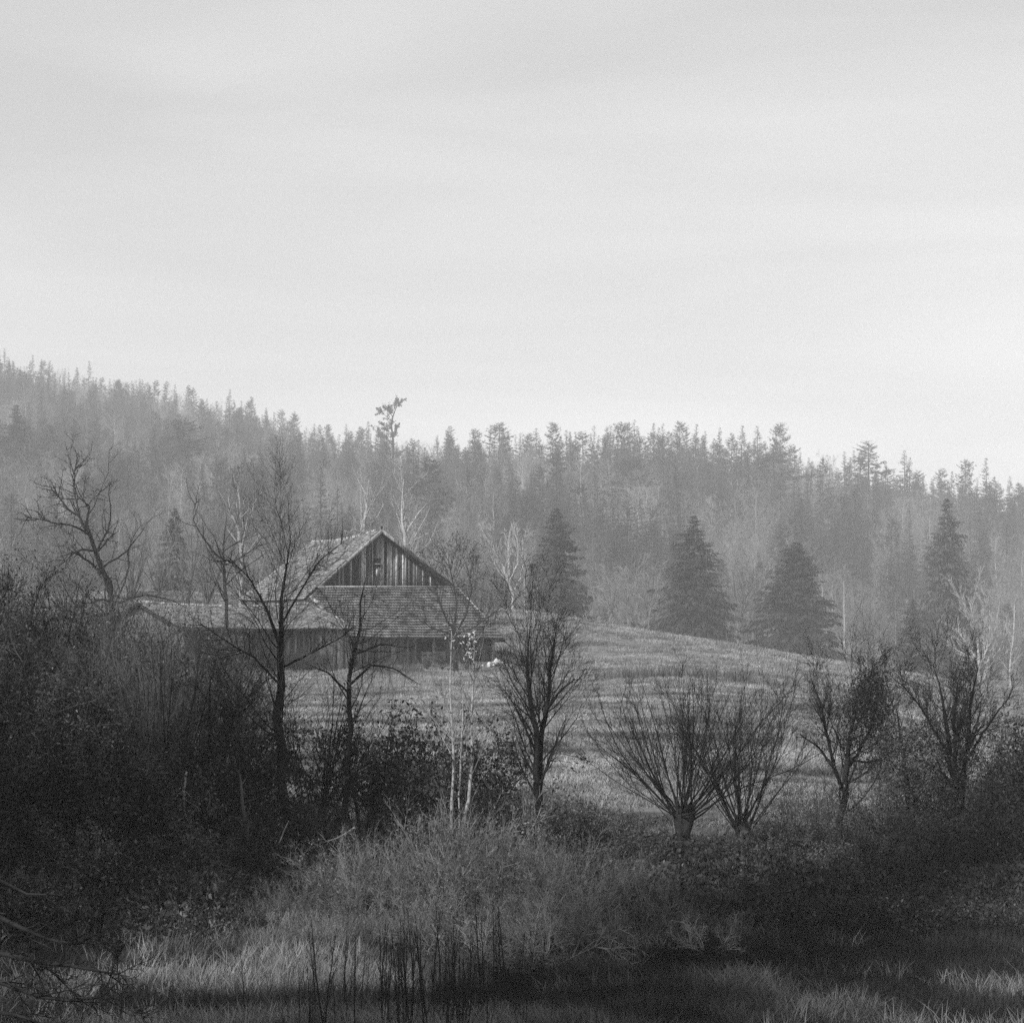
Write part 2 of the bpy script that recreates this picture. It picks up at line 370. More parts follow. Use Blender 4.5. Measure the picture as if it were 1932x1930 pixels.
def roof(loc, name, A, B, C, D, pitch, width, sag, mat, rng, lift=0.15):
    """tiled roof patch A,B top, C,D bottom; courses run A->B."""
    A, B, C, D = map(np.asarray, (A, B, C, D))
    def S(s, t):
        s = np.asarray(s)[..., None]; t = np.asarray(t)[..., None]
        p = (A * (1 - s) + B * s) * (1 - t) + (D * (1 - s) + C * s) * t
        sg = sag * np.sin(np.pi * s) * (1 - 0.75 * t) + 0.03 * np.sin(9 * s + 4 * t) + 0.02 * np.sin(23 * s - 7 * t)
        return p - np.array([0, 0, 1.0]) * sg
    nrmv = np.cross(B - A, A - D); nrmv = nrmv / np.linalg.norm(nrmv)
    if nrmv[2] < 0: nrmv = -nrmv
    H = (np.linalg.norm(D - A) + np.linalg.norm(C - B)) / 2; rows = max(3, int(round(H / pitch)))
    g = Geo(); prof_s = np.array([0, .16, .34, .5, 1.0]); prof_h = np.array([.01, .055, .045, .01, .01])
    for r in range(rows):
        t0, t1 = r / rows, (r + 1.06) / rows
        wd = np.linalg.norm(S(1, (t0 + t1) / 2) - S(0, (t0 + t1) / 2)); cols = int(round(wd / width))
        c = np.arange(cols); miss = rng.random(cols) > 0.012; c = c[miss]; m = len(c)
        off = 0.35
        sb = (c[:, None] + prof_s[None] + off * 0.5 + (r % 2) * 0.0) / cols
        st = (c[:, None] + prof_s[None] - off * 0.5) / cols
        sb = np.clip(sb, 0, 1); st = np.clip(st, 0, 1)
        jl = rng.normal(0, 0.010, (m, 1)); jt = rng.normal(0, 0.015, (m, 1)) / rows
        top = S(st, t0 + 0 * st) + nrmv * (prof_h[None, :, None] * 1 + 0.01)
        bot = S(sb, t1 + jt + 0 * sb) + nrmv * (prof_h[None, :, None] + lift + jl[..., None])
        low = bot - nrmv * 0.11
        V = np.stack([top, bot, low], 1)                 # m,3,5,3
        idx = np.arange(m * 15).reshape(m, 3, 5)
        F = np.stack([idx[:, :-1, :-1], idx[:, 1:, :-1], idx[:, 1:, 1:], idx[:, :-1, 1:]], -1).reshape(-1, 4)
        g.add(V.reshape(-1, 3), F)
    loc.geo(name, g, mat, kind='stuff')
    ss = np.linspace(0, 1, 13); tt = np.linspace(0, 1, 5)
    SS, TT = np.meshgrid(ss, tt); top = S(SS, TT) - nrmv * 0.02; bt = top - nrmv * 0.12
    V = np.concatenate([top.reshape(-1, 3), bt.reshape(-1, 3)]); n1 = 65
    idx = np.arange(65).reshape(5, 13)
    F1 = np.stack([idx[:-1, :-1], idx[:-1, 1:], idx[1:, 1:], idx[1:, :-1]], -1).reshape(-1, 4)
    ring = np.concatenate([idx[0], idx[1:, -1], idx[-1, -2::-1], idx[-2:0:-1, 0]])
    F3 = np.stack([ring, np.roll(ring, -1), np.roll(ring, -1) + n1, ring + n1], -1)
    loc.part('roof_deck', V, np.concatenate([F1, F1[:, ::-1] + n1, F3]), M['deck'])
    return S, nrmv

TH = R(30)
AX = np.array([math.cos(TH), math.sin(TH), 0]); FW = np.array([math.sin(TH), -math.cos(TH), 0]); UP = np.array([0, 0, 1.0])
brng = np.random.default_rng(5)
root = thing('barn', 'old wooden barn with steep tiled roof, plank gable and lower front roof', 'barn',
             P(760, 1262, 178))
B_ = Local(root)
apex = P(720.5, 999, 180); ridgeL = P(588.5, 1024, 190.4); eaveLf = P(574, 1131, 176.2); eaveLb = P(452, 1133, 186.5)
skTL = P(600, 1108, 176.9); skTR = P(861, 1108, 183.7); skBR = P(950, 1204.5, 181.2); skBL = P(584, 1201, 172.3)
# left plane: courses run from the far rake to the near rake
roof(B_, 'roof_tiles', ridgeL, apex, eaveLf, eaveLb, 0.33, 0.26, 0.32, M['tile'], brng)
S2, n2 = roof(B_, 'roof_tiles', skTL, skTR, skBR, skBL, 0.34, 0.26, 0.06, M['tiledark'], brng)
# right plane (turned away from the camera)
back = ridgeL - apex
eaveRf = skTR + (skBR - skTR) * 0.0 + np.array([1.6, 1.2, -1.6]); 
roof(B_, 'roof_tiles', apex, ridgeL, eaveRf + back, eaveRf, 0.33, 0.26, 0.2, M['tile'], brng)
# hip side of the lower roof
roof(B_, 'roof_tiles', skTR, skTR + back * .9, skBR + back * .9 + np.array([.5, .5, 0]), skBR, 0.34, 0.26, 0.03, M['tile'], brng)
# ridge tiles
g = Geo(); nR = 34
for i in range(nR):
    s0, s1 = i / nR, (i + 1.12) / nR
    sg = lambda s: -0.32 * math.sin(math.pi * min(s, 1)) + 0.10
    a = ridgeL * (1 - s0) + apex * s0 + UP * sg(s0); b = ridgeL * (1 - s1) + apex * s1 + UP * (sg(s1) + 0.04)
    V, F = tubes(np.array([[a, b]]), np.array([[0.11, 0.14]]), 6); g.add(V, F)
B_.geo('ridge_tiles', g, M['ridge'], kind='stuff')
# gable wall behind the rakes
gset = -0.75
def gable_z(u):      # height of the gable underside at lateral position u (m along AX from the apex)
    zl = eaveLf[2]; ul = (eaveLf - apex) @ AX; ur = (skTR - apex) @ AX
    return apex[2] + (zl - apex[2]) * (u / ul) if u < 0 else apex[2] + (skTR[2] - apex[2]) * (u / ur)
base_z = skTL[2] - 0.25
u = (skTL - apex) @ AX - 0.1; uend = (skTR - apex) @ AX - 0.35
while u < uend:
    wd = brng.uniform(0.14, 0.27); uc = u + wd / 2
    top = gable_z(uc) - 0.30 - abs(brng.normal(0, .02)); z0 = base_z - brng.uniform(0, .05)
    if top - z0 > 0.15:
        c = apex + AX * uc + FW * (gset + brng.normal(0, .018)); a = c.copy(); a[2] = z0; b = c.copy(); b[2] = top
        q = brng.random(); centre = math.exp(-(uc / 2.6) ** 2)
        pm = M['woodpale'] if q < 0.12 + .30 * centre else (M['wooddark'] if q > .55 + .3 * centre else M['wood'])
        B_.part('plank', *box(a, b, AX * (wd / 2 - .012), FW * 0.018), pm)
    u += wd
# battens on the gable
for uc in (-1.6, -.55, 0.35, 1.25, 2.4):
    c = apex + AX * uc + FW * (gset + 0.06); a = c.copy(); a[2] = base_z; b = c.copy(); b[2] = gable_z(uc) - .5
    B_.part('batten', *box(a, b, AX * .05, FW * .025), M['woodpale'])
# loft hatch: dark panel painting the shaded opening, a small shelf and a hanging board
hc = P(726, 1057, 179.4)
hc = apex + AX * ((hc - apex) @ AX) + FW * (gset + .05) + UP * (hc[2] - apex[2])
o = B_.part('loft_hatch', *box(hc - UP * .55, hc + UP * .2, AX * .26, FW * .03), M['deck'])
B_.part('shelf', *box(hc - UP * .30 - AX * .32, hc - UP * .30 + AX * .34, FW * .12, UP * .04), M['woodpale'], parent=o)
B_.part('board', *box(hc - UP * 1.35 - AX * .08, hc - UP * .75 - AX * .08, AX * .07, FW * .03), M['woodpale'], parent=o)
# inner backing so no light leaks through the joints
for (na, pa, pb, pc) in (('gable_backing', apex, eaveLf, skTR),):
    V = np.array([apex - UP * .4, skTL + AX * .2 - UP * .2, skTR - AX * .8 - UP * .2]) + FW * (gset - .10)
    V = np.concatenate([V, V - FW * .06]); B_.part(na, V, [[0, 1, 2], [5, 4, 3]], M['deck'])
# bargeboards
def board(name, a, b, w, th, mat, parent=None, L_=None):
    a, b = np.asarray(a), np.asarray(b); d = nrm(b - a); wv = np.cross(d, FW); wv = nrm(wv) * w / 2
    return (L_ or B_).part(name, *box(a, b, wv, FW * th / 2), mat, parent)
dn = UP * .10
board('bargeboard', apex - dn + FW * .06, P(655, 1058, 177.9) - dn * .3 + FW * .06, .30, .05, M['woodpale'])
board('bargeboard', P(655.5, 1058.5, 177.9) - dn * .3 + FW * .05, skTL - dn * .3 + FW * .05, .22, .05, M['wood'])
board('bargeboard', apex - dn + FW * .03, P(789, 1054, 181.8) - dn * .3 + FW * .03, .28, .05, M['wood'])
board('bargeboard', P(790, 1054.5, 181.8) - dn * .3 + FW * .02, skTR - dn * .3 + FW * .02, .16, .05, M['wooddark'])
board('trim_board', skTL + FW * .12 + UP * .06, skTR + FW * .12 + UP * .06, .13, .10, M['woodpale'])
board('bargeboard', skTR + UP * .08 + FW * .06, skBR + UP * .08 + FW * .04, .13, .08, M['woodpale'])
board('bargeboard', ridgeL + UP * .0 , eaveLb + UP * .05, .16, .08, M['woodpale'])
board('bargeboard', P(586, 1124, 174.0), P(619, 1156, 172.6), .34, .08, M['ridge'])
board('bargeboard', P(620, 1157, 172.5), P(668, 1184, 172.0), .18, .08, M['ridge'])
V, F = box(skBL + UP * -.05, skBR + UP * -.05, FW * .06, UP * .06); B_.part('eave_board', V, F, M['wooddark'])
V, F = box(skBR - UP * .18 - AX * .9, skBR - UP * .18 + AX * .15, FW * .08, UP * .12); B_.part('purlin_end', V, F, M['wooddark'])
# front wall below the lower roof
wl = P(600, 1255, 174.2); wr = P(931, 1267, 182.0)
wdir = wr - wl; wdir[2] = 0; wlen = np.linalg.norm(wdir); wdir = wdir / wlen; wn = np.array([wdir[1], -wdir[0], 0])
topz = P(760, 1190, 178)[2]
def pos_u(px):       # distance along the wall of a photograph column
    best = (px - 966) * K
    return (best * wl[1] - wl[0]) / (wdir[0] - best * wdir[1])
u = 0.0
u_o0, u_o1, u_low1 = pos_u(787), pos_u(817), pos_u(843)
while u < wlen:
    wd = brng.uniform(0.16, 0.29); uc = u + wd / 2
    c = wl + wdir * uc + wn * brng.normal(0, .012); gz = ground_z(c[0], c[1])
    a = c.copy(); a[2] = gz - .1; b = c.copy(); b[2] = topz
    if u_o0 < uc < u_low1:     # open bay: low boarding only
        b[2] = P(818, 1229.5, 179)[2] + brng.normal(0, .03); mt = M['woodpale'] if uc > u_o0 + .4 else M['wooddark']
    elif uc > pos_u(914): mt = M['woodpale'] if brng.random() < .6 else M['wood']
    elif uc < u_o0: mt = M['wood'] if brng.random() < .6 else M['woodpale']
    else: mt = M['wood'] if brng.random() < .6 else M['wooddark']
    B_.part('plank', *box(a, b, wdir * (wd / 2 - .012), wn * .018), mt)
    u += wd
for px, mt in ((817, 'woodpale'), (843, 'wood'), (788, 'wooddark')):
    c = wl + wdir * pos_u(px) - wn * -.06; a = c.copy(); a[2] = ground_z(c[0], c[1]) - .1; b = c.copy(); b[2] = topz
    B_.part('post', *box(a, b, wdir * .09, wn * .07), M[mt])
for u_ in (wlen - .1,):
    c = wl + wdir * u_ + wn * .05; a = c.copy(); a[2] = ground_z(c[0], c[1]) - .15; b = c.copy(); b[2] = topz + .2
    B_.part('corner_post', *box(a, b, wdir * .11, wn * .09), M['woodpale'])
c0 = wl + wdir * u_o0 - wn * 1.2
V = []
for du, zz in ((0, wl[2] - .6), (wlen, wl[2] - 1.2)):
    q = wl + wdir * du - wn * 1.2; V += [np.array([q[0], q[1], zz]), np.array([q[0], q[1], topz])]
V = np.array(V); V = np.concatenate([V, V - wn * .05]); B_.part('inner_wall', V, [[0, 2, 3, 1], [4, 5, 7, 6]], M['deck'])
# side walls
def wallslab(loc, a, b, z0, z1, mat, th=.05):
    a = np.array(a, float); b = np.array(b, float); d = b - a; d[2] = 0; d = nrm(d); n_ = np.array([d[1], -d[0], 0])
    L0 = np.linalg.norm((b - a)[:2]); k_ = int(L0 / .25)
    for i in range(k_):
        p0 = a + d * (i + .5) * L0 / k_; q0 = p0.copy(); q1 = p0.copy(); q0[2] = z0; q1[2] = z1
        loc.part('plank', *box(q0, q1, d * (L0 / k_ / 2 - .012), n_ * th / 2), mat)
wallslab(B_, wr + nrm(back) * .15, wr + nrm(back) * 11, wr[2] - 1.2, topz, M['wood'])

# ------------------------------------------------------------------ low wing
rootw = thing('shed', 'low tiled wing with shallow sagging roof joined to the left of the barn', 'shed', P(480, 1245, 165))
W_ = Local(rootw)
wrR = P(583, 1141, 173.0); wrL = P(261, 1138, 163.6); weR = P(666, 1186, 167.0); weL = P(338, 1184, 157.6)
roof(W_, 'roof_tiles', wrL, wrR, weR, weL, 0.38, 0.26, 0.30, M['tile'], brng, lift=0.11)
bk = (wrR - weR); bk[2] = -bk[2]
roof(W_, 'roof_tiles', wrR, wrL, wrL + bk, wrR + bk, 0.5, 0.30, 0.30, M['tile'], brng)
g = Geo()
for i in range(36):
    s0, s1 = i / 36, (i + 1.15) / 36
    f = lambda s: (wrL * (1 - s) + wrR * s) + UP * (-.30 * math.sin(math.pi * min(s, 1)) + .08)
    V, F = tubes(np.array([[f(s0), f(s1) + UP * .05]]), np.array([[.12, .15]]), 6); g.add(V, F)
W_.geo('ridge_tiles', g, M['ridge'], kind='stuff')
board('bargeboard', wrR + UP * .06, weR + UP * .06 + AX * .05, .16, .10, M['woodpale'], L_=W_)
board('bargeboard', wrL - UP * .06 - AX * .05, weL - UP * .06, .22, .06, M['wooddark'], L_=W_)
board('bargeboard', wrL - UP * .06 - AX * .05, wrL + bk - UP * .06, .22, .06, M['wooddark'], L_=W_)
W_.part('eave_board', *box(weL - UP * .1, weR - UP * .1, FW * .05, UP * .05), M['wooddark'])
a = weL - FW * .8; b = weR - FW * .8
d = nrm(b - a); L0 = np.linalg.norm(b - a); u = 0
while u < L0 - .3:
    wd = brng.uniform(.15, .28); c = a + d * (u + wd / 2); q0 = c.copy(); q1 = c.copy(); q0[2] = ground_z(c[0], c[1]) - .2; q1[2] = min(a[2], b[2]) + .12
    mt = M['woodpale'] if (u > L0 * .78 and brng.random() < .75) else (M['wood'] if brng.random() < .5 else M['wooddark'])
    W_.part('plank', *box(q0, q1, AX * (wd / 2 - .012), FW * .018), mt); u += wd
ga = wrL + AX * .4; e1 = weL + AX * .4; e2 = wrL + bk + AX * .4
V = np.array([ga - UP * .2, e1 - UP * .2, e2 - UP * .2, e1 - UP * 4, e2 - UP * 4]); V = np.concatenate([V, V + AX * .06])
W_.part('end_wall', V, [[0, 2, 1], [1, 2, 4], [1, 4, 3], [5, 6, 7], [6, 9, 7], [6, 8, 9]], M['wood'])

# ------------------------------------------------------------------ rubble heap, stones
def rock_mesh(name, rng, s):
    v = []
    n = 9
    for th in np.linspace(0.25, math.pi - .25, 5):
        for a in np.arange(n) * 2 * math.pi / n:
            r = s * rng.uniform(.75, 1.15); v.append([r * math.sin(th) * math.cos(a), r * math.sin(th) * math.sin(a) * .9, r * .65 * math.cos(th)])
    F = [[i * n + j, (i + 1) * n + j, (i + 1) * n + (j + 1) % n, i * n + (j + 1) % n] for i in range(4) for j in range(n)]
    v += [[0, 0, s * .62], [0, 0, -s * .62]]
    T = [[45, j, (j + 1) % n] for j in range(n)] + [[46, 36 + (j + 1) % n, 36 + j] for j in range(n)]
    g = Geo(); g.add(v, F); g2 = mesh_from(name, v, [np.array(F), np.array(T)], M['stone']); return g2
heap = on_ground(np.array([939.]), 177)[0]
h = thing('rubble_heap', 'small heap of white rubble at the right corner of the barn', 'heap', heap)
for i in range(26):
    x = brng.normal(0, .62); y = brng.normal(0, .35); hz = max(0, .38 - abs(x) * .28) * brng.uniform(.3, 1.15)
    s_ = link('stone', rock_mesh('stone', brng, brng.uniform(.12, .34)), h, (x, y, hz)); s_.rotation_euler = brng.uniform(0, 3, 3)
s1 = link('boulder', rock_mesh('boulder', brng, .08), None, P(188, 1516, 39.6)); tag(s1, 'small pale stone caught in the dark thicket at the left', 'stone')
s1.location[2] = P(188, 1516, 39.6)[2]
sb = on_ground(np.array([1281.]), 37.5)[0]
s2 = link('boulder', rock_mesh('boulder', brng, .12), None, sb + np.array([0, -.3, .22])); tag(s2, 'pale broken rock on the dark bank below the two pollards', 'rock')
s2.scale = (1.2, .7, .5)

# ------------------------------------------------------------------ trees: builders
def tree(name, label, cat, trunk, levels, seed, barkm, twigm=None, leaves=None, group=None, limbs=(), trunk_sides=7, base=None):
    """trunk: list of (x,y,z,r) world; limbs: more such lists. levels: sprout argument dicts."""
    rng = np.random.default_rng(seed); twigm = twigm or barkm
    trunk = np.asarray(trunk, float); o0 = trunk[0, :3].copy() if base is None else np.asarray(base, float)
    t = thing(name, label, cat, o0, group)
    sf = NEAR if 5 < trunk[0, 1] < 46 else 1.0; g = Geo(); main = []
    for pl in [trunk] + [np.asarray(l_, float) for l_ in limbs]:
        q = resample(pl, 12, rng, 0.0); q[:, :3] -= o0
        if len(pl) > 1:
            q[1:-1, :3] += rng.normal(0, 1, (10, 3)) * q[1:-1, 3:4] * 0.35
        main.append(q)
    main = np.stack(main); Pm, Rm = main[..., :3], main[..., 3]
    V, F = tubes(Pm, Rm, trunk_sides); g.add(V, F)
    link('trunk', g.mesh('trunk', barkm), t)
    gb = Geo(); cur = (Pm, Rm); allp = []; gt = Geo()
    for li, lv in enumerate(levels):
        lv = dict(lv); sides = lv.pop('sides', 3); lv['rmin'] = lv['rmin'] * sf
        cur = sprout(rng, cur[0], cur[1], **lv); V, F = tubes(cur[0], cur[1], sides)
        (gb if li == 0 else gt).add(V, F); allp.append(cur)
    if gb.n: link('limbs', gb.mesh('limbs', barkm), t)['kind'] = 'stuff'
    if gt.n: link('twigs', gt.mesh('twigs', twigm), t)['kind'] = 'stuff'
    if leaves:
        for lf in (leaves if isinstance(leaves, list) else [leaves]):
            src = allp[lf.get('level', -1)][0]; keep = lf.get('keep')
            kk = None
            if keep is not None: kk = lambda c, keep=keep: keep(c + o0)
            V, F = leaves_at(rng, src, lf['count'], lf['size'] * sf, lf.get('spread', .12) * sf, keep=kk)
            if len(V):
                gl = Geo(); gl.add(V, F); link('leaves', gl.mesh('leaves', lf['mat']), t)['kind'] = 'stuff'
    return t
NEAR = 0.6
def near(d):
    """distance and size factor of what stands in the hedge, the thicket and the marsh."""
    if d < 75: return d * NEAR, NEAR
    if d < 150: return d - 30, (d - 30) / d
    return d, 1.0
def pl(d, *pts):
    """polyline at distance d from (px, py, r[, depth shift]) tuples."""
    o = []; f = NEAR if d < 75 else 1.0
    for q in pts:
        w_ = P(q[0], q[1], (d + (q[3] if len(q) > 3 else 0)) * f); o.append([*w_, q[2] * f])
    return o
def rooted(poly):
    p = list(poly[0]); z = float(ground_z(p[0], p[1])) - .1
    if z < p[2] - .05: return [[p[0], p[1], z, p[3] * 1.15]] + list(poly)
    p[2] = z; return [p] + list(poly[1:])

BR = lambda per, ratio, ang=(25, 60), k=6, wob=.12, trop=.06, rr=.5, rmin=.012, t0=.25, t1=.98, lexp=.5, sides=4, **kw: dict(
    per=per, ratio=ratio, ang=ang, k=k, wob=wob, trop=trop, rratio=rr, rmin=rmin, t0=t0, t1=t1, lexp=lexp, sides=sides, **kw)

def in_box(x0, x1, y0, y1):   # keep leaves inside a region of real space given by its corners at each leaf's own distance
    def f(c):
        px = 966 + c[:, 0] / (c[:, 1] * K); py = HOR - c[:, 2] / (c[:, 1] * K)
        r = np.random.default_rng(len(c)); q = ((px - (x0 + x1) / 2) / (x1 - x0) * 2) ** 4 + ((py - (y0 + y1) / 2) / (y1 - y0) * 2) ** 4
        return q < r.uniform(.2, 1.7, len(c))
    return f

# --- hedge trees along the bank, left to right
tree('alder_tree', 'tall bare tree with wide thin branches in front of the low wing', 'tree',
     rooted(pl(66, (541, 1622, .17), (535, 1560, .16), (534, 1480, .15), (527, 1380, .145), (528, 1290, .13), (533, 1220, .10), (528, 1150, .06), (538, 1080, .035), (548, 1020, .015))),
     [BR(24, .42, (30, 62), 8, .12, .05, .22, .013, .36, 1, .4, 4), BR(10, .55, (20, 50), 5, .14, .04, .45, .007, .15, 1, .3, 3), BR(9, .62, (20, 55), 5, .14, .04, .6, .0045, .15, 1, .4, 3)],
     21, M['bark'], M['barkmid'],
     limbs=(pl(66, (532, 1230, .045), (505, 1150, .035, -.5), (470, 1090, .02, -1), (430, 1050, .012, -1)), pl(66, (530, 1180, .04), (570, 1110, .03, .6), (600, 1060, .02, 1), (650, 1020, .012, 1)),
            pl(66, (527, 1290, .04), (480, 1240, .03, .5), (430, 1212, .02, .8), (370, 1170, .012, 1)), pl(66, (530, 1260, .04), (580, 1235, .028, -.5), (640, 1205, .02, -.9), (670, 1180, .01, -1))))
tree('alder_tree', 'thin crooked bare tree beside the curved pale limb, left of the birches', 'tree',
     rooted(pl(67, (652, 1612, .10), (650, 1540, .09), (655, 1440, .085), (660, 1360, .08), (659, 1290, .07), (668, 1235, .06), (681, 1190, .05), (679, 1140, .03), (690, 1090, .012))),
     [BR(18, .38, (35, 75), 7, .14, .02, .3, .011, .45, 1, .3, 4), BR(10, .55, (20, 50), 5, .14, .05, .55, .008, .2, 1, .5, 3), BR(5, .42, (20, 55), 4, .14, .04, .6, .006, .15, 1, .4, 3)],
     22, M['bark'], M['barkmid'],
     limbs=(pl(67, (662, 1290, .045), (700, 1255, .035, -.4), (745, 1262, .025, -.6), (790, 1290, .01, -.8)), pl(67, (668, 1235, .045), (720, 1215, .03, .3), (780, 1222, .01, .5)),
            pl(67, (660, 1310, .04), (620, 1270, .03, .5), (585, 1255, .01, .8))))
for i, (nm, a) in enumerate((
        ('white stemmed birch leaning slightly left, first of the slim birches', (((851, 1575, .045), (853, 1500, .045), (856, 1420, .04), (851, 1340, .034), (850, 1270, .025), (852, 1190, .012)))),
        ('white stemmed birch with a bowed foot, last of the slim birches', (((870, 1572, .06), (886, 1500, .055), (893, 1420, .05), (890, 1340, .04), (894, 1270, .028), (895, 1190, .012)))),
        ('very thin pale birch stem between its two stouter neighbours', (((866, 1500, .03), (870, 1420, .03), (874, 1340, .025), (872, 1280, .01)))))):
    tree('birch_tree', nm, 'tree', rooted(pl(66 + i * .4, *a)),
         [BR(16 if i < 2 else 6, .34, (22, 42), 6, .07, .10, .35, .009, .35, .97, .5, 3), BR(8, .42, (18, 45), 4, .1, .06, .6, .006, .2, 1, .4, 3)],
         30 + i, M['birch'], M['bark'], leaves=dict(count=420 if i < 2 else 60, size=.055, mat=M['leafpale'], keep=in_box(820, 900, 1170, 1245), spread=.2), group='slim birches in the hedge', trunk_sides=8)
tree('twin_tree', 'dark bare tree with two upright stems, standing alone right of the birches', 'tree',
     rooted(pl(68, (1017, 1590, .16), (1016, 1500, .14), (1013, 1440, .10), (1008, 1370, .09), (998, 1310, .08), (993, 1250, .045), (1001, 1180, .012))),
     [BR(26, .38, (22, 50), 7, .10, .10, .32, .011, .2, 1, .3, 4), BR(8, .62, (20, 50), 5, .12, .06, .5, .007, .15, 1, .3, 3), BR(6, .7, (20, 55), 4, .14, .05, .6, .0055, .1, 1, .3, 3)],
     41, M['bark'], M['bark'],
     limbs=(pl(68, (1018, 1500, .11), (1020, 1430, .09, .2), (1026, 1370, .08, .3), (1035, 1310, .07, .4), (1041, 1240, .04, .5), (1050, 1180, .012, .6)),
            pl(68, (1012, 1420, .05), (985, 1360, .035, -.4), (965, 1320, .012, -.6)), pl(68, (1030, 1340, .05), (1060, 1300, .035, .4), (1085, 1280, .012, .8))))

def coppice(name, label, cat, px, d, n, hgt, spread, seed, barkm, twigm, base_r=.0, head=0.0, leaves=None, r0=.03, lv=None, group=None, lean=0.0, wob=.05, trop=.05, loc=None):
    rng = np.random.default_rng(seed)
    d, sf = near(d)
    o0 = on_ground(np.array([float(px)]), d)[0] if loc is None else np.asarray(loc, float)
    t = thing(name, label, cat, o0, group)
    if loc is None: t.scale = (sf,) * 3
    if base_r:
        g = Geo(); V, F = tubes(np.array([[[0, 0, -.2], [0, 0, head * .4], [0.05, 0, head * .85], [0, 0, head * 1.08]]]), np.array([[base_r * 1.1, base_r * .85, base_r * 1.25, base_r * .6]]), 9)
        g.add(V, F); link('trunk', g.mesh('trunk', barkm), t)
    az = rng.random(n) * 2 * np.pi; el = np.radians(spread) * np.sqrt(rng.random(n))
    dd = np.stack([np.sin(el) * np.cos(az) + lean, np.sin(el) * np.sin(az), np.cos(el)], -1); dd = nrm(dd)
    k = 8; pts = np.empty((n, k, 3)); pts[:, 0] = dd * base_r * .9 * np.array([1, 1, .2]) + np.array([0, 0, head * .8]) + rng.normal(0, .05 + base_r * .3, (n, 3)) * np.array([1, 1, .5])
    ln = hgt * (.65 + .4 * rng.random(n)) / (.35 + .65 * np.cos(el) ** .5); st = (ln / (k - 1))[:, None]
    for j in range(1, k):
        dd = nrm(dd + rng.normal(0, wob, (n, 3)) + np.array([lean * .15, 0, trop])); pts[:, j] = pts[:, j - 1] + dd * st
    rr = (r0 * (.5 + .8 * rng.random(n)))[:, None] * np.linspace(1, .22, k)[None]
    g = Geo(); V, F = tubes(pts, rr, 4); g.add(V, F); link('stems', g.mesh('stems', barkm), t)['kind'] = 'stuff'
    cur = (pts, rr); gt = Geo(); last = pts
    for lvv in (lv or [BR(11, .30, (12, 40), 5, .10, .06, .5, .007, .25, 1, .3, 3), BR(6, .5, (18, 45), 4, .1, .05, .6, .0055, .2, 1, .4, 3)]):
        lvv = dict(lvv); sides = lvv.pop('sides', 3)
        cur = sprout(rng, cur[0], cur[1], **lvv); V, F = tubes(cur[0], cur[1], sides); gt.add(V, F); last = cur[0]
    if gt.n: link('twigs', gt.mesh('twigs', twigm), t)['kind'] = 'stuff'
    if leaves:
        for lf in (leaves if isinstance(leaves, list) else [leaves]):
            kk = None
            V, F = leaves_at(rng, last, lf['count'], lf['size'], lf.get('spread', .15), keep=kk)
            if len(V): g = Geo(); g.add(V, F); link('leaves', g.mesh('leaves', lf['mat']), t)['kind'] = 'stuff'
    return t
coppice('pollard_willow', 'left and wider of two dark pollards with spraying bare rods', 'tree', 1287, 68.4, 50, 4.7, 62, 51, M['bark'], M['bark'], .30, 1.25, r0=.030, wob=.08)
coppice('pollard_willow', 'right and narrower of two dark pollards with upright bare rods', 'tree', 1397, 68.4, 40, 5.0, 44, 52, M['bark'], M['bark'], .22, .8, r0=.026, wob=.075)
coppice('coppice_shrub', 'large many-stemmed bare shrub in the thicket below the left end of the wing', 'shrub', 318, 69, 64, 7.0, 38, 53, M['bark'], M['barkmid'], .25, .3, r0=.034, wob=.05)
coppice('coppice_shrub', 'slender spray of bare rods just right of the tall hedge tree', 'shrub', 596, 69, 22, 5.2, 34, 54, M['bark'], M['bark'], .1, .2, r0=.03, lean=.12)
coppice('coppice_shrub', 'low bare rods rising right of the thin crooked tree', 'shrub', 745, 68, 26, 3.9, 42, 55, M['bark'], M['bark'], .1, .2, r0=.028)

LV3 = [BR(24, .38, (22, 55), 6, .11, .08, .32, .011, .18, 1, .3, 4), BR(8, .62, (20, 50), 5, .12, .06, .5, .007, .15, 1, .3, 3), BR(6, .7, (20, 55), 4, .14, .05, .6, .0055, .1, 1, .3, 3)]
tree('leafy_tree', 'forked bare-topped tree with a leafy clump at its right, right of the pollards', 'tree',
     rooted(pl(68, (1578, 1600, .13), (1586, 1520, .12), (1592, 1470, .10), (1600, 1420, .08), (1612, 1350, .05), (1620, 1290, .012))),
     LV3, 61, M['bark'], M['bark'],
     leaves=[dict(count=12000, size=.05, mat=M['leaf'], keep=in_box(1590, 1685, 1275, 1470), spread=.28), dict(count=1500, size=.05, mat=M['leafmid'], keep=in_box(1520, 1690, 1400, 1600), spread=.25)],
     limbs=(pl(68, (1588, 1490, .07), (1572, 1440, .06, -.3), (1560, 1380, .05, -.5), (1545, 1320, .03, -.6), (1530, 1280, .01, -.6)),
            pl(68, (1598, 1450, .06), (1620, 1420, .05, .5), (1645, 1370, .04, .8), (1655, 1310, .03, 1), (1650, 1270, .01, 1)),
            pl(68, (1575, 1450, .05), (1545, 1410, .035, .3), (1510, 1385, .012, .5)),
            pl(68, (1600, 1430, .05), (1640, 1440, .035, .3), (1695, 1410, .012, .5))))
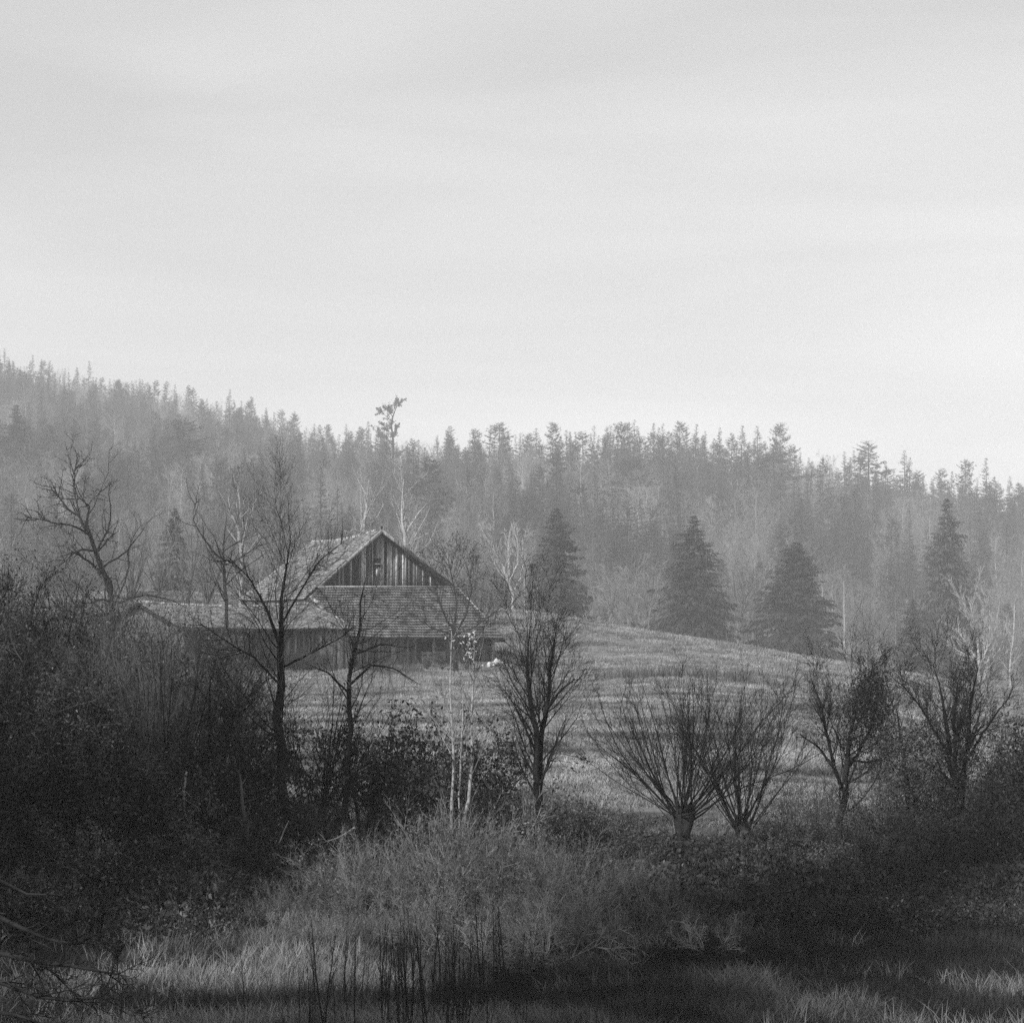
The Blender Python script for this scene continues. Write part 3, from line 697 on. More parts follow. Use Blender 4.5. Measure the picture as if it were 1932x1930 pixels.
tree('leafy_tree', 'slim leafy tree between two larger trees near the right edge', 'tree',
     rooted(pl(67, (1726, 1625, .09), (1718, 1560, .085), (1711, 1500, .08), (1706, 1450, .06), (1700, 1390, .04), (1690, 1330, .012))),
     LV3, 62, M['bark'], M['bark'], leaves=dict(count=9000, size=.05, mat=M['leaf'], keep=in_box(1650, 1790, 1370, 1600), spread=.35))
tree('leafy_tree', 'tall multi-stemmed tree with bare upswept top at the right edge', 'tree',
     rooted(pl(68, (1812, 1625, .19), (1810, 1560, .17), (1806, 1500, .14), (1795, 1430, .09), (1785, 1370, .07), (1775, 1300, .03), (1760, 1255, .012))),
     [BR(22, .36, (15, 45), 6, .09, .10, .32, .011, .25, 1, .3, 4)] + LV3[1:], 63, M['bark'], M['bark'],
     leaves=[dict(count=9500, size=.05, mat=M['leaf'], keep=in_box(1680, 1900, 1365, 1560), spread=.3), dict(count=1400, size=.05, mat=M['leafmid'], keep=in_box(1680, 1900, 1400, 1600), spread=.3)],
     limbs=(pl(68, (1812, 1520, .10), (1820, 1450, .08, .3), (1826, 1390, .07, .4), (1830, 1330, .05, .5), (1845, 1260, .012, .6)),
            pl(68, (1808, 1500, .08), (1802, 1430, .06, -.3), (1798, 1360, .05, -.4), (1808, 1290, .012, -.5)),
            pl(68, (1822, 1440, .06), (1850, 1390, .04, .6), (1880, 1345, .03, .8), (1905, 1315, .012, 1)),
            pl(68, (1798, 1440, .06), (1765, 1380, .045, -.5), (1735, 1330, .03, -.8), (1700, 1290, .012, -1)),
            pl(68, (1806, 1490, .05), (1770, 1450, .04, -.5), (1730, 1430, .012, -.8))))
# small tree beside the barn front
tree('apple_tree', 'small dark twiggy tree standing before the right half of the barn', 'tree',
     rooted(pl(168, (860, 1268, .20), (858, 1230, .19), (858, 1200, .18), (857, 1175, .14))),
     [BR(13, .55, (25, 65), 7, .15, .08, .35, .03, .25, .98, .2, 4), BR(6, .45, (20, 55), 5, .15, .05, .45, .015, .2, 1, .4, 3), BR(4, .42, (20, 55), 4, .16, .04, .6, .012, .15, 1, .4, 3)],
     71, M['bark'], M['bark'], leaves=dict(count=1500, size=.09, mat=M['leaf'], spread=.3),
     limbs=(pl(168, (858, 1200, .10), (840, 1165, .07, -.5), (825, 1120, .05, -1), (820, 1075, .02, -1)), pl(168, (858, 1195, .10), (880, 1160, .07, .5), (890, 1110, .05, 1), (880, 1060, .02, 1)),
            pl(168, (858, 1190, .09), (862, 1130, .06, .5), (850, 1080, .04, 1), (845, 1045, .02, 1)), pl(168, (858, 1198, .08), (900, 1180, .05, -.6), (940, 1150, .02, -1)),
            pl(168, (857, 1198, .08), (815, 1185, .05, -.6), (785, 1165, .02, -1))))
# gnarled tree at the left
GN = [BR(20, .42, (30, 75), 7, .22, .02, .5, .03, .15, .98, .3, 4), BR(8, .42, (30, 65), 5, .22, .03, .5, .016, .15, 1, .4, 3), BR(5, .42, (25, 60), 4, .2, .03, .6, .010, .15, 1, .4, 3)]
tree('gnarled_tree', 'crooked dark bare tree leaning left against the hazy wood', 'tree',
     rooted(pl(122, (212, 1180, 0.177), (208, 1107, 0.163), (197, 1088, 0.150), (185, 1050, 0.136), (183, 1030, 0.136), (170, 1014, 0.122), (160, 1000, 0.102), (166, 975, 0.075), (170, 949, 0.054), (162, 940, 0.041), (145, 935, 0.020))),
     GN, 81, M['bark'], M['bark'],
     limbs=(pl(122, (162, 1000, 0.088), (150, 975, 0.075, 1), (128, 960, 0.054, 1.5), (112, 939, 0.041, 2), (96, 907, 0.014, 2)), pl(122, (165, 1008, 0.068), (138, 992, 0.054, -1), (104, 987, 0.041, -2), (77, 979, 0.027, -2), (48, 976, 0.014, -2)),
            pl(122, (150, 976, 0.048), (146, 950, 0.041, .5), (139, 930, 0.034, 1), (141, 888, 0.027, 1), (149, 853, 0.010, 1)), pl(122, (190, 1082, 0.082), (170, 1061, 0.068, -1), (141, 1041, 0.048, -2), (112, 1051, 0.020, -3)),
            pl(122, (186, 1040, 0.054), (205, 1015, 0.041, 1), (225, 1000, 0.014, 2))))
tree('crooked_tree', 'dark bare tree with zigzag limbs rising behind the low wing', 'tree',
     rooted(pl(150, (428, 1180, 0.129), (425, 1120, 0.116), (424, 1066, 0.102), (420, 1035, 0.075), (425, 1000, 0.041), (428, 970, 0.014))),
     [BR(12, .5, (30, 65), 7, .16, .06, .5, .03, .35, .98, .3, 4)] + GN[1:], 82, M['bark'], M['barkmid'],
     limbs=(pl(150, (423, 1062, 0.068), (402, 1040, 0.061, -1), (380, 1010, 0.048, -2), (362, 975, 0.027, -2), (372, 940, 0.014, -2)), pl(150, (424, 1066, 0.061), (450, 1055, 0.048, 1), (480, 1035, 0.034, 1), (500, 1005, 0.014, 1))))
PALE = [BR(20, .42, (22, 50), 7, .10, .09, .5, .03, .2, .98, .4, 4), BR(8, .42, (20, 45), 5, .12, .07, .55, .018, .2, 1, .4, 3), BR(5, .42, (20, 50), 4, .12, .06, .6, .012, .15, 1, .4, 3)]
tree('birch_tree', 'pale birch with forked white stem behind the low wing', 'tree',
     rooted(pl(205, (455, 1120, .22), (457, 1050, .20), (450, 1000, .16), (455, 960, .10), (448, 920, .03))), PALE, 83, M['barkpale'], M['barkmid'],
     limbs=(pl(205, (456, 1030, .13), (470, 985, .09, 1), (482, 940, .04, 1)), pl(205, (452, 1005, .11), (436, 965, .07, -1), (430, 935, .03, -1))))
tree('ash_tree', 'tallest fine-branched bare tree behind the left end of the barn roof', 'tree',
     rooted(pl(212, (527, 1130, .30), (527, 1050, .26), (526, 985, .2), (527, 920, .12), (528, 862, .03))),
     [BR(34, .36, (25, 48), 7, .08, .10, .45, .03, .25, .98, .55, 4), BR(8, .42, (20, 45), 5, .1, .08, .55, .018, .2, 1, .4, 3), BR(5, .42, (20, 50), 4, .12, .06, .6, .012, .15, 1, .4, 3)], 84, M['barkmid'], M['twigfar'])
tree('birch_tree', 'white birch standing right above the sagging barn ridge', 'tree',
     rooted(pl(208, (690, 1140, .24), (689, 1060, .22), (688, 1002, .2), (692, 950, .12), (696, 905, .03))), PALE, 85, M['birch'], M['barkpale'],
     limbs=(pl(208, (688, 1005, .10), (665, 1000, .07, -1), (645, 1010, .04, -2)), pl(208, (689, 995, .10), (712, 975, .06, 1), (725, 950, .03, 1))))
tree('birch_tree', 'white birch rising behind the barn apex to its right', 'tree',
     rooted(pl(208, (764, 1140, .22), (763, 1060, .2), (762, 1000, .18), (758, 960, .1), (762, 904, .03))), PALE, 86, M['birch'], M['barkpale'],
     limbs=(pl(208, (763, 1010, .10), (785, 975, .07, 1), (805, 950, .03, 2)), pl(208, (764, 1030, .1), (790, 1015, .06, 1), (812, 1005, .03, 2))))
tree('white_tree', 'pale white-limbed bare tree alone at the meadow edge beside a spruce', 'tree',
     rooted(pl(258, (966, 1156, .26), (967, 1125, .22), (961, 1098, .18), (950, 1070, .13), (935, 1045, .08), (921, 1020, .03))),
     [BR(12, .5, (20, 45), 7, .09, .10, .5, .04, .2, .98, .3, 4), BR(7, .45, (18, 42), 5, .1, .07, .6, .036, .2, 1, .4, 3), BR(4, .45, (18, 42), 4, .1, .06, .7, .03, .2, 1, .4, 3)], 87, M['birch'], M['barkpale'],
     limbs=(pl(258, (962, 1098, .15), (958, 1050, .11, 1), (962, 1000, .04, 1)), pl(258, (967, 1120, .13), (982, 1090, .10, 2), (990, 1055, .07, 2), (985, 1020, .03, 2)), pl(258, (961, 1098, .1), (978, 1060, .08, -1), (975, 1010, .03, -1))))
tree('spreading_tree', 'broad fan-crowned pale bare tree below the wood at the right', 'tree',
     rooted(pl(300, (1846, 1290, .3), (1848, 1260, .26), (1846, 1220, .2), (1838, 1175, .1), (1830, 1138, .03))),
     [BR(16, .48, (18, 45), 7, .07, .09, .5, .06, .15, .98, .3, 4), BR(8, .42, (15, 40), 5, .09, .08, .6, .04, .2, 1, .4, 3), BR(5, .42, (15, 40), 4, .1, .06, .7, .034, .2, 1, .4, 3)], 88, M['birch'], M['barkpale'],
     limbs=(pl(300, (1846, 1250, .18), (1825, 1215, .12, 1), (1802, 1185, .03, 1)), pl(300, (1848, 1255, .18), (1870, 1210, .12, -1), (1882, 1160, .03, -1)), pl(300, (1846, 1240, .16), (1856, 1190, .1, 2), (1862, 1140, .03, 2)),
            pl(300, (1847, 1262, .14), (1880, 1235, .1, 2), (1902, 1190, .03, 2)), pl(300, (1846, 1245, .15), (1812, 1230, .08, 2), (1788, 1215, .03, 2))))
tree('birch_tree', 'slender white-stemmed birch before the dark spruces at the right', 'tree',
     rooted(pl(385, (1594, 1250, .2), (1593, 1180, .17), (1592, 1095, .05))), [BR(26, .2, (30, 60), 6, .08, .05, .4, .03, .15, .98, .6, 3), BR(8, .5, (20, 45), 4, .1, .0, .6, .02, .2, 1, .4, 3)], 89, M['birch'], M['twigfar'])
tree('birch_tree', 'pale thin birch cut by the right edge of the wood', 'tree',
     rooted(pl(330, (1905, 1260, .16), (1912, 1200, .14), (1915, 1130, .05))), [BR(26, .25, (25, 50), 6, .08, .05, .4, .03, .15, .98, .6, 3), BR(8, .5, (20, 45), 4, .1, .0, .6, .02, .2, 1, .4, 3)], 90, M['barkpale'], M['twigfar'])
# near tree at the lower left whose limbs reach into view
tree('overhanging_tree', 'near dark tree whose bare limbs reach in across the lower left corner', 'tree',
     rooted(pl(24, (-420, 2300, .20), (-400, 2000, .18), (-380, 1700, .16), (-360, 1400, .12), (-380, 1100, .05))),
     [BR(16, .24, (25, 60), 7, .16, .04, .4, .008, .3, 1, .3, 4), BR(10, .5, (20, 55), 5, .16, .03, .5, .006, .15, 1, .4, 3), BR(7, .5, (20, 60), 4, .16, .03, .6, .005, .15, 1, .4, 3)],
     95, M['blackbark'], M['blackbark'],
     limbs=(pl(22, (-385, 1700, .08), (-150, 1690, .05), (0, 1731, .028), (54, 1760, .022), (88, 1772, .017), (120, 1780, .014), (166, 1782, .010), (190, 1760, .005)),
            pl(22, (-390, 1800, .08), (-150, 1790, .05), (0, 1802, .028), (80, 1815, .022), (154, 1826, .017), (200, 1834, .011), (245, 1842, .005)),
            pl(22, (-395, 1850, .08), (-150, 1830, .05), (0, 1848, .028), (70, 1882, .022), (160, 1894, .015), (200, 1878, .010), (235, 1840, .005)),
            pl(22, (-400, 1950, .07), (-150, 1890, .04), (0, 1905, .025), (32, 1914, .018), (90, 1935, .010), (130, 1925, .005)),
            pl(22, (-385, 1650, .06), (-150, 1600, .04), (0, 1660, .02), (60, 1690, .014), (110, 1688, .009), (150, 1700, .004))))

tree('dead_branch', 'broken pale stick leaning by the foot of the tall hedge tree', 'branch', pl(63.5, (516, 1628, .03), (524, 1596, .025), (536, 1566, .02), (545, 1548, .008)), [BR(4, .4, (30, 60), 5, .2, .02, .5, .006, .3, 1, .4, 3)], 96, M['birch'])
tree('dead_branch', 'long pale twiggy branch hanging over the bank left of the thin tree', 'branch', pl(64, (670, 1560, .03), (640, 1580, .022), (600, 1592, .016), (570, 1612, .008)), [BR(9, .3, (30, 70), 5, .2, .0, .5, .006, .2, 1, .4, 3), BR(4, .4, (30, 70), 4, .2, .0, .5, .005, .2, 1, .4, 3)], 97, M['barkpale'])
tree('dead_branch', 'forked whitish dead branch hanging in the left thicket', 'branch', pl(65, (352, 1455, .035), (346, 1500, .028), (350, 1540, .02), (362, 1562, .008)), [BR(7, .4, (30, 70), 5, .2, -.05, .5, .006, .2, 1, .4, 3), BR(4, .4, (30, 70), 4, .2, -.05, .5, .005, .2, 1, .4, 3)], 98, M['birch'])
tree('dead_tree', 'leaning grey snag with peeling trunk left of the tall hedge tree', 'tree', rooted(pl(64.5, (474, 1640, .10), (466, 1590, .08), (458, 1520, .06), (452, 1460, .03))), [BR(9, .35, (30, 70), 5, .16, .02, .5, .008, .3, 1, .4, 3), BR(5, .4, (30, 70), 4, .2, .0, .5, .005, .2, 1, .4, 3)], 99, M['barkmid'], M['bark'])
# --- thicket shrubs: a few kinds, copied
shade = []
TW = [BR(8, .38, (25, 65), 5, .15, .04, .5, .009, .2, 1, .4, 3), BR(5, .45, (20, 50), 4, .13, .04, .6, .007, .2, 1, .4, 3)]
def variants(name, lab, cat, grp, kinds):
    return [coppice(name, lab, cat, 0, 60, *a[:3], a[3], a[4], a[5], .08, .15, leaves=a[6], r0=a[7], lv=TW, group=grp, wob=.13, loc=(0, 0, 0)) for a in kinds]
twiggy = variants('thicket_shrub', 'tall leafless twiggy shrub in the dark thicket at the left', 'shrub', 'leafless shrubs of the left thicket', [
    (20, 5.6, 46, 101, M['bark'], M['bark'], dict(count=2600, size=.05, mat=M['leaf'], spread=.2), .035),
    (18, 5.0, 54, 102, M['bark'], M['barkmid'], dict(count=2200, size=.05, mat=M['leafmid'], spread=.2), .03),
    (22, 6.2, 42, 103, M['bark'], M['barkmid'], dict(count=1600, size=.045, mat=M['leaf'], spread=.2), .035)])
greyish = [coppice('bare_tree', 'grey twiggy bare tree near the barn', 'tree', 0, 60, n_, h_, s_, sd, M['barkmid'], M['twigfar'], .12, .3, r0=.045, lv=[BR(6, .34, (18, 50), 5, .12, .05, .5, .014, .2, 1, .4, 3), BR(4, .45, (20, 50), 4, .13, .04, .6, .011, .2, 1, .4, 3)], wob=.09, loc=(0, 0, 0))
           for n_, h_, s_, sd in ((16, 6, 38, 105), (14, 5.5, 44, 106), (18, 6.5, 30, 107))]
leafy = variants('leafy_bush', 'dark leafy bush in the hedge on the bank', 'bush', 'leafy bushes of the hedge', [
    (26, 2.6, 60, 111, M['bark'], M['bark'], dict(count=3600, size=.055, mat=M['leaf'], spread=.10), .025),
    (26, 3.2, 50, 112, M['bark'], M['bark'], dict(count=4200, size=.06, mat=M['leaf'], spread=.10), .025),
    (22, 2.2, 66, 113, M['bark'], M['barkmid'], dict(count=3000, size=.05, mat=M['leafmid'], spread=.10), .02)])
STEM = [BR(9, .34, (10, 42), 5, .13, .04, .5, .006, .2, 1, .4, 3), BR(5, .45, (12, 45), 4, .15, .02, .6, .0045, .2, 1, .4, 3)]
broom = [coppice('willow_shrub', 'pale dry many-stemmed shrub on the marsh below the hedge', 'shrub', 0, 60, n_, h_, s_, sd, M['twig'], M['twig'], r0=.015, lv=STEM, group='pale dry shrubs before the hedge', wob=.10, leaves=dict(count=1500, size=.035, mat=M['leafmid'], spread=.05), lean=le, loc=(0, 0, 0))
         for n_, h_, s_, sd, le in ((60, 3.0, 46, 121, .05), (52, 2.7, 58, 122, -.12), (56, 2.6, 52, 123, .18))]
used = set(); base_label = {}
def place(kinds, i, px, d, sc, label=None, rz=None, sink=.05):
    d, sf = near(d); sc = sc * sf
    o = kinds[i]; loc = on_ground(np.array([float(px)]), float(d))[0]; loc[2] -= sink
    rz = RNG.uniform(0, 6.28) if rz is None else rz
    if o.name not in used:
        used.add(o.name); o.location = tuple(loc); o.rotation_euler = (0, 0, rz); o.scale = (sc,) * 3
        base_label[o.name] = o['label']
        if label: o['label'] = label
        return o
    return dup(o, loc, rz, sc, label or base_label[o.name])
for px, d, i, sc in [(-70, 70, 0, 1.1), (-20, 67, 2, 1.15), (20, 72, 1, 1.2), (70, 70, 0, 1.1), (120, 74, 2, 1.05), (165, 72, 1, 1.1), (215, 76, 0, 1.0), (250, 71, 2, .95), (390, 73, 0, .95),
                     (420, 78, 1, .95), (355, 82, 2, 1.05), (270, 84, 1, 1.1), (180, 88, 0, 1.2), (90, 92, 2, 1.3), (10, 90, 1, 1.35), (-60, 95, 0, 1.4), (460, 86, 0, .8), (300, 96, 1, 1.1), (390, 100, 2, 1.0),
                     (130, 105, 0, 1.25), (40, 118, 1, 1.5), (-20, 125, 2, 1.5), (230, 112, 2, 1.1), (90, 135, 1, 1.4), (160, 66, 1, .8), (60, 65, 1, .9), (330, 66, 1, .75), (-40, 64, 0, 1.0)]:
    place(twiggy, i, px, d, sc)
ttl = [BR(16, .5, (35, 75), 7, .16, .05, .3, .02, .2, 1, .4, 4), BR(9, .55, (25, 60), 5, .16, .04, .5, .009, .15, 1, .3, 3), BR(7, .6, (25, 60), 4, .16, .04, .6, .007, .1, 1, .3, 3)]
def mk_tt(seed, H, lm):
    t = tree('thicket_tree', 'dark much-branched small tree in the left thicket', 'tree', [[0, 0, 0, .13], [.15, 0, H * .35, .10], [-.1, .1, H * .7, .06], [.1, 0, H, .02]], ttl, seed, M['bark'], M['barkmid'] if seed == 152 else M['bark'],
             leaves=dict(count=2600, size=.055, mat=lm, spread=.08), group='small dark trees of the left thicket',
             limbs=([[0, 0, H * .2, .07], [-.9, .2, H * .5, .05], [-1.6, .2, H * .85, .015]], [[.1, 0, H * .3, .07], [1.0, -.2, H * .55, .045], [1.5, 0, H * .9, .015]]))
    return t
tts = [mk_tt(151, 6.0, M['leaf']), mk_tt(152, 5.2, M['leafmid']), mk_tt(153, 6.6, M['leaf'])]
for px, d, i, sc, lab in [(165, 68, 0, .95, 'slim dark tree below the gnarled tree in the left thicket'), (-30, 66, 2, 1.1, 'dark branched tree cut by the left picture edge'), (62, 67, 1, 1.05, 'dark tree with paler leaves near the left edge'), (110, 66, 0, .9, 'low dark tree in the front of the left thicket'),
                          (240, 67, 1, .85, 'dark tree just left of the large many-stemmed shrub'), (395, 68, 0, .95, 'dark tree between the many-stemmed shrub and the round-topped bush'), (15, 70, 0, 1.05, 'tall dark tree at the back left of the thicket'),
                          (130, 78, 2, .95, 'dark tree behind the thicket under the gnarled tree'), (290, 80, 1, 1.05, 'dark branched tree below the left end of the wing'), (455, 74, 2, .8, 'small dark tree left of the tall hedge tree'), (-60, 72, 1, 1.3, 'big dark tree at the very edge of the thicket'), (60, 84, 2, 1.0, 'tall dark tree at the back of the thicket')]:
    place(tts, i, px, d, sc, lab)
LB = [(450, 67.5, 1, 1.25, 'round-topped dark leafy bush left of the tall hedge tree'), (690, 68.5, 1, 1.35, 'broad dark leafy bush behind the thin crooked tree'), (895, 68.5, 1, 1.25, 'dark leafy bush behind the slim birches'),
      (960, 67, 0, .8, None), (1020, 65.5, 2, .9, None), (1090, 65, 0, .85, None), (1150, 66, 2, .75, None), (790, 66, 2, .7, None), (560, 64.5, 0, .8, None), (500, 65, 2, .8, None), (400, 66, 0, 1.0, None),
      (340, 64, 2, 1.0, None), (270, 66, 1, 1.05, None), (200, 64, 0, 1.1, None), (130, 65.5, 1, 1.15, None), (60, 64, 1, 1.2, None), (0, 66, 1, 1.25, None), (-60, 63, 0, 1.3, None), (100, 61, 2, 1.0, None), (20, 60, 0, 1.0, None),
      (180, 60.5, 2, .9, None), (-30, 57, 1, .95, None), (60, 55, 2, .8, None), (1225, 65, 0, .4, None), (1340, 64, 2, .4, None), (1450, 65, 0, .6, None), (1500, 66, 2, .6, None), (1540, 64.5, 1, .5, None), (1610, 66, 0, .7, None),
      (1670, 65, 1, .6, None), (1740, 64, 0, .7, None), (1790, 65.5, 1, .6, None), (1860, 66, 1, .85, None), (1905, 67.5, 1, 1.05, None), (1950, 66, 0, 1.3, None), (1990, 68, 1, 1.3, None), (1880, 64, 2, .8, None), (1480, 63.5, 0, .6, None),
      (1570, 62.5, 2, .65, None), (1650, 62.5, 0, .7, None), (1720, 61.5, 2, .7, None), (1830, 62, 0, .85, None), (1920, 62.5, 1, .9, None), (1400, 62, 2, .45, None), (1320, 62, 0, .42, None), (1200, 63, 0, .6, None), (1120, 62.5, 2, .6, None),
      (1050, 62.5, 0, .6, None), (980, 63, 2, .6, None), (880, 64, 0, .6, None), (800, 63, 2, .55, None), (720, 64, 0, .6, None), (620, 62.5, 2, .55, None), (480, 62, 0, .6, None), (400, 61.5, 2, .7, None), (310, 61, 0, .75, None), (240, 60, 2, .75, None)]
for px, d, i, sc, lab in LB: place(leafy, i, px, d, sc, lab)
for px, d, i, sc in [(885, 57.5, 0, 1.2), (815, 57, 1, 1.02), (745, 57.5, 2, .92), (670, 57, 0, .85), (610, 58, 1, .7), (955, 57, 2, 1.0), (1030, 57.5, 0, .85), (1100, 57, 1, .8), (1165, 58, 2, .7), (1235, 56, 0, .55),
                     (1310, 55, 1, .42), (1370, 54, 2, .38), (880, 53, 1, .78), (985, 53.5, 2, .72), (790, 53, 0, .62), (1085, 53, 0, .6), (705, 54, 1, .6), (630, 53, 2, .5), (1190, 53.5, 1, .5), (540, 57, 0, .5), (465, 56, 1, .42), (560, 53, 1, .45), (400, 58, 2, .45), (1290, 54, 0, .4)]:
    place(broom, i, px, d, sc)
for px, d, i, sc, lab in ((705, 58.5, 0, .55, 'small dark bush at the upper left of the dry mound'), (640, 55, 2, .42, 'low dark bush on the left slope of the dry mound'), (1120, 58.5, 2, .5, 'dark bush at the right shoulder of the dry mound'), (1210, 54.5, 0, .42, 'low dark bush at the right foot of the dry mound'), (960, 52.5, 0, .38, 'dark bush among the splayed pale limbs'), (830, 52.5, 2, .36, 'low dark bush in front of the dry mound below the birches'), (480, 55, 0, .4, 'low dark bush at the left end of the marsh growth'), (1400, 54, 2, .4, 'low dark bush right of the dry shrubs')):
    place(leafy, i, px, d, sc, lab)
WL = [BR(9, .5, (20, 60), 6, .16, .04, .45, .009, .2, 1, .4, 4), BR(6, .42, (20, 60), 5, .16, .03, .5, .006, .2, 1, .4, 3), BR(4, .42, (20, 60), 4, .15, .03, .6, .005, .2, 1, .4, 3)]
coppice('fallen_willow', 'collapsed bush with stout whitish limbs splayed low over the marsh', 'bush', 1010, 50.8, 20, 1.9, 84, 141, M['barkpale'], M['barkpale'], .06, .1, r0=.022, lv=WL, wob=.13, trop=.02)
coppice('fallen_willow', 'smaller splayed bush of whitish bare limbs left of the stouter one', 'bush', 905, 51, 16, 1.6, 80, 142, M['barkpale'], M['barkpale'], .05, .1, r0=.024, lv=WL, wob=.14, trop=.02)
coppice('fallen_willow', 'small pale contorted dead bush at the right end of the dry shrubs', 'bush', 1325, 52.5, 9, 1.2, 60, 143, M['birch'], M['barkpale'], .05, .1, r0=.020, lv=WL, wob=.16, trop=.02)
for px, d, i, sc in ((1475, 68, 0, .42), (1520, 69, 1, .5), (1560, 68, 2, .42), (1640, 69, 0, .55), (1680, 68, 1, .55), (1750, 69, 2, .55), (1775, 68, 0, .5), (1850, 69, 1, .65), (1890, 68, 2, .62), (1930, 69, 0, .75), (1975, 68, 1, .8), (1700, 66.5, 2, .42), (1590, 66.5, 1, .36), (1820, 66.5, 0, .45),
                     (735, 68, 1, .5), (785, 68, 0, .46), (820, 69, 2, .42), (925, 68, 1, .42), (975, 67, 0, .34), (1060, 67, 1, .36), (1105, 67, 2, .34), (1150, 67, 0, .30), (1190, 68, 1, .28), (500, 67, 2, .5), (575, 67, 1, .42), (620, 68, 0, .5)):
    o = dup(twiggy[i], on_ground(np.array([float(px)]), near(d)[0])[0], RNG.uniform(0, 6), sc * NEAR, 'hedge shrub', 'twiggy shrubs of the hedge')
# bushes against the barn front
for px, d, sc, lab in ((835, 172.5, 1.0, 'large dark rounded bush before the low boards of the barn'), (806, 171.5, .7, 'small dark rounded bush left of the larger one at the barn'), (880, 174, .9, 'dark ragged bush before the right part of the barn wall'),
                       (765, 170.5, .8, 'bramble bush under the barn eave left of the open bay'), (720, 169.5, .8, 'bramble bush near where wing and barn meet'), (560, 160, 1.2, 'dark bush before the wall of the low wing'), (610, 163, .9, 'low bush before the pale boards of the wing'), (515, 158, 1.2, 'leafy bush at the left of the wing wall')):
    dup(leafy[1] if sc > .85 else leafy[0], on_ground(np.array([float(px)]), d)[0], px * 1.3, sc * .52, lab, 'bushes against the barn')
# twiggy trees right behind and beside the barn
for px, d, i, sc, lab in ((850, 198, 0, 1.45, 'twiggy grey tree behind the right slope of the barn'), (900, 200, 2, 1.35, 'bare shrub at the right rear of the barn'), (800, 203, 1, 1.5, 'tangled bare tree behind the barn right of the apex'), (930, 205, 1, 1.0, 'low bare shrub on the meadow edge behind the barn'),
                          (300, 240, 1, 1.5, 'pale bare shrub beyond the left meadow strip'), (350, 215, 0, 1.8, 'bare tree left of the forked birch'), (390, 225, 2, 1.8, 'bare upright tree near the forked birch'), (480, 222, 1, 1.9, 'bare tree between birch and tall fine-branched tree'),
                          (580, 215, 0, 1.6, 'bare tree over the far end of the barn ridge'), (640, 220, 2, 1.7, 'bare tree behind the barn ridge'), (730, 224, 0, 1.8, 'bare tree directly behind the barn apex'), (250, 235, 2, 1.6, 'upright pale shrub beyond the gnarled tree'), (215, 230, 1, 1.7, 'bare shrub behind the gnarled tree'),
                          (120, 200, 2, 1.9, 'bare tree left of the gnarled tree'), (30, 190, 0, 2.2, 'tall bare tree at the left edge against the wood'), (70, 215, 1, 2.1, 'grey bare tree near the left edge behind the thicket'), (-20, 180, 1, 2.0, 'bare tree cut by the left edge')):
    dup(greyish[i], on_ground(np.array([float(px)]), d)[0], px * 1.7, sc, lab, 'bare trees round the barn')

# thin dark saplings at the bottom
sap = tree('sapling', 'thin dark upright sapling rising from the marsh at the bottom', 'sapling', [[0, 0, 0, .020], [.03, 0, 1.2, .014], [0, .02, 2.5, .005]],
           [BR(12, .22, (15, 35), 5, .06, .12, .5, .004, .2, 1, .5, 3), BR(3, .4, (15, 35), 3, .06, .1, .6, .003, .2, 1, .5, 3)], 131, M['bark'], M['bark'], group='thin saplings at the bottom')
for i in range(110):
    px = RNG.normal(800, 140) if i % 5 else RNG.uniform(150, 1350); d = RNG.uniform(24.3, 27.3); loc = on_ground(np.array([px]), d)[0]; sc = RNG.uniform(.55, 1.1) * (1.0 if abs(px - 800) < 220 else .6)
    sc *= NEAR; q = sap if i == 0 else dup(sap, loc, 0, sc)
    q.location = tuple(loc); q.scale = (sc, sc, sc); q.rotation_euler = (RNG.normal(0, .07), RNG.normal(0, .07), RNG.uniform(0, 6))

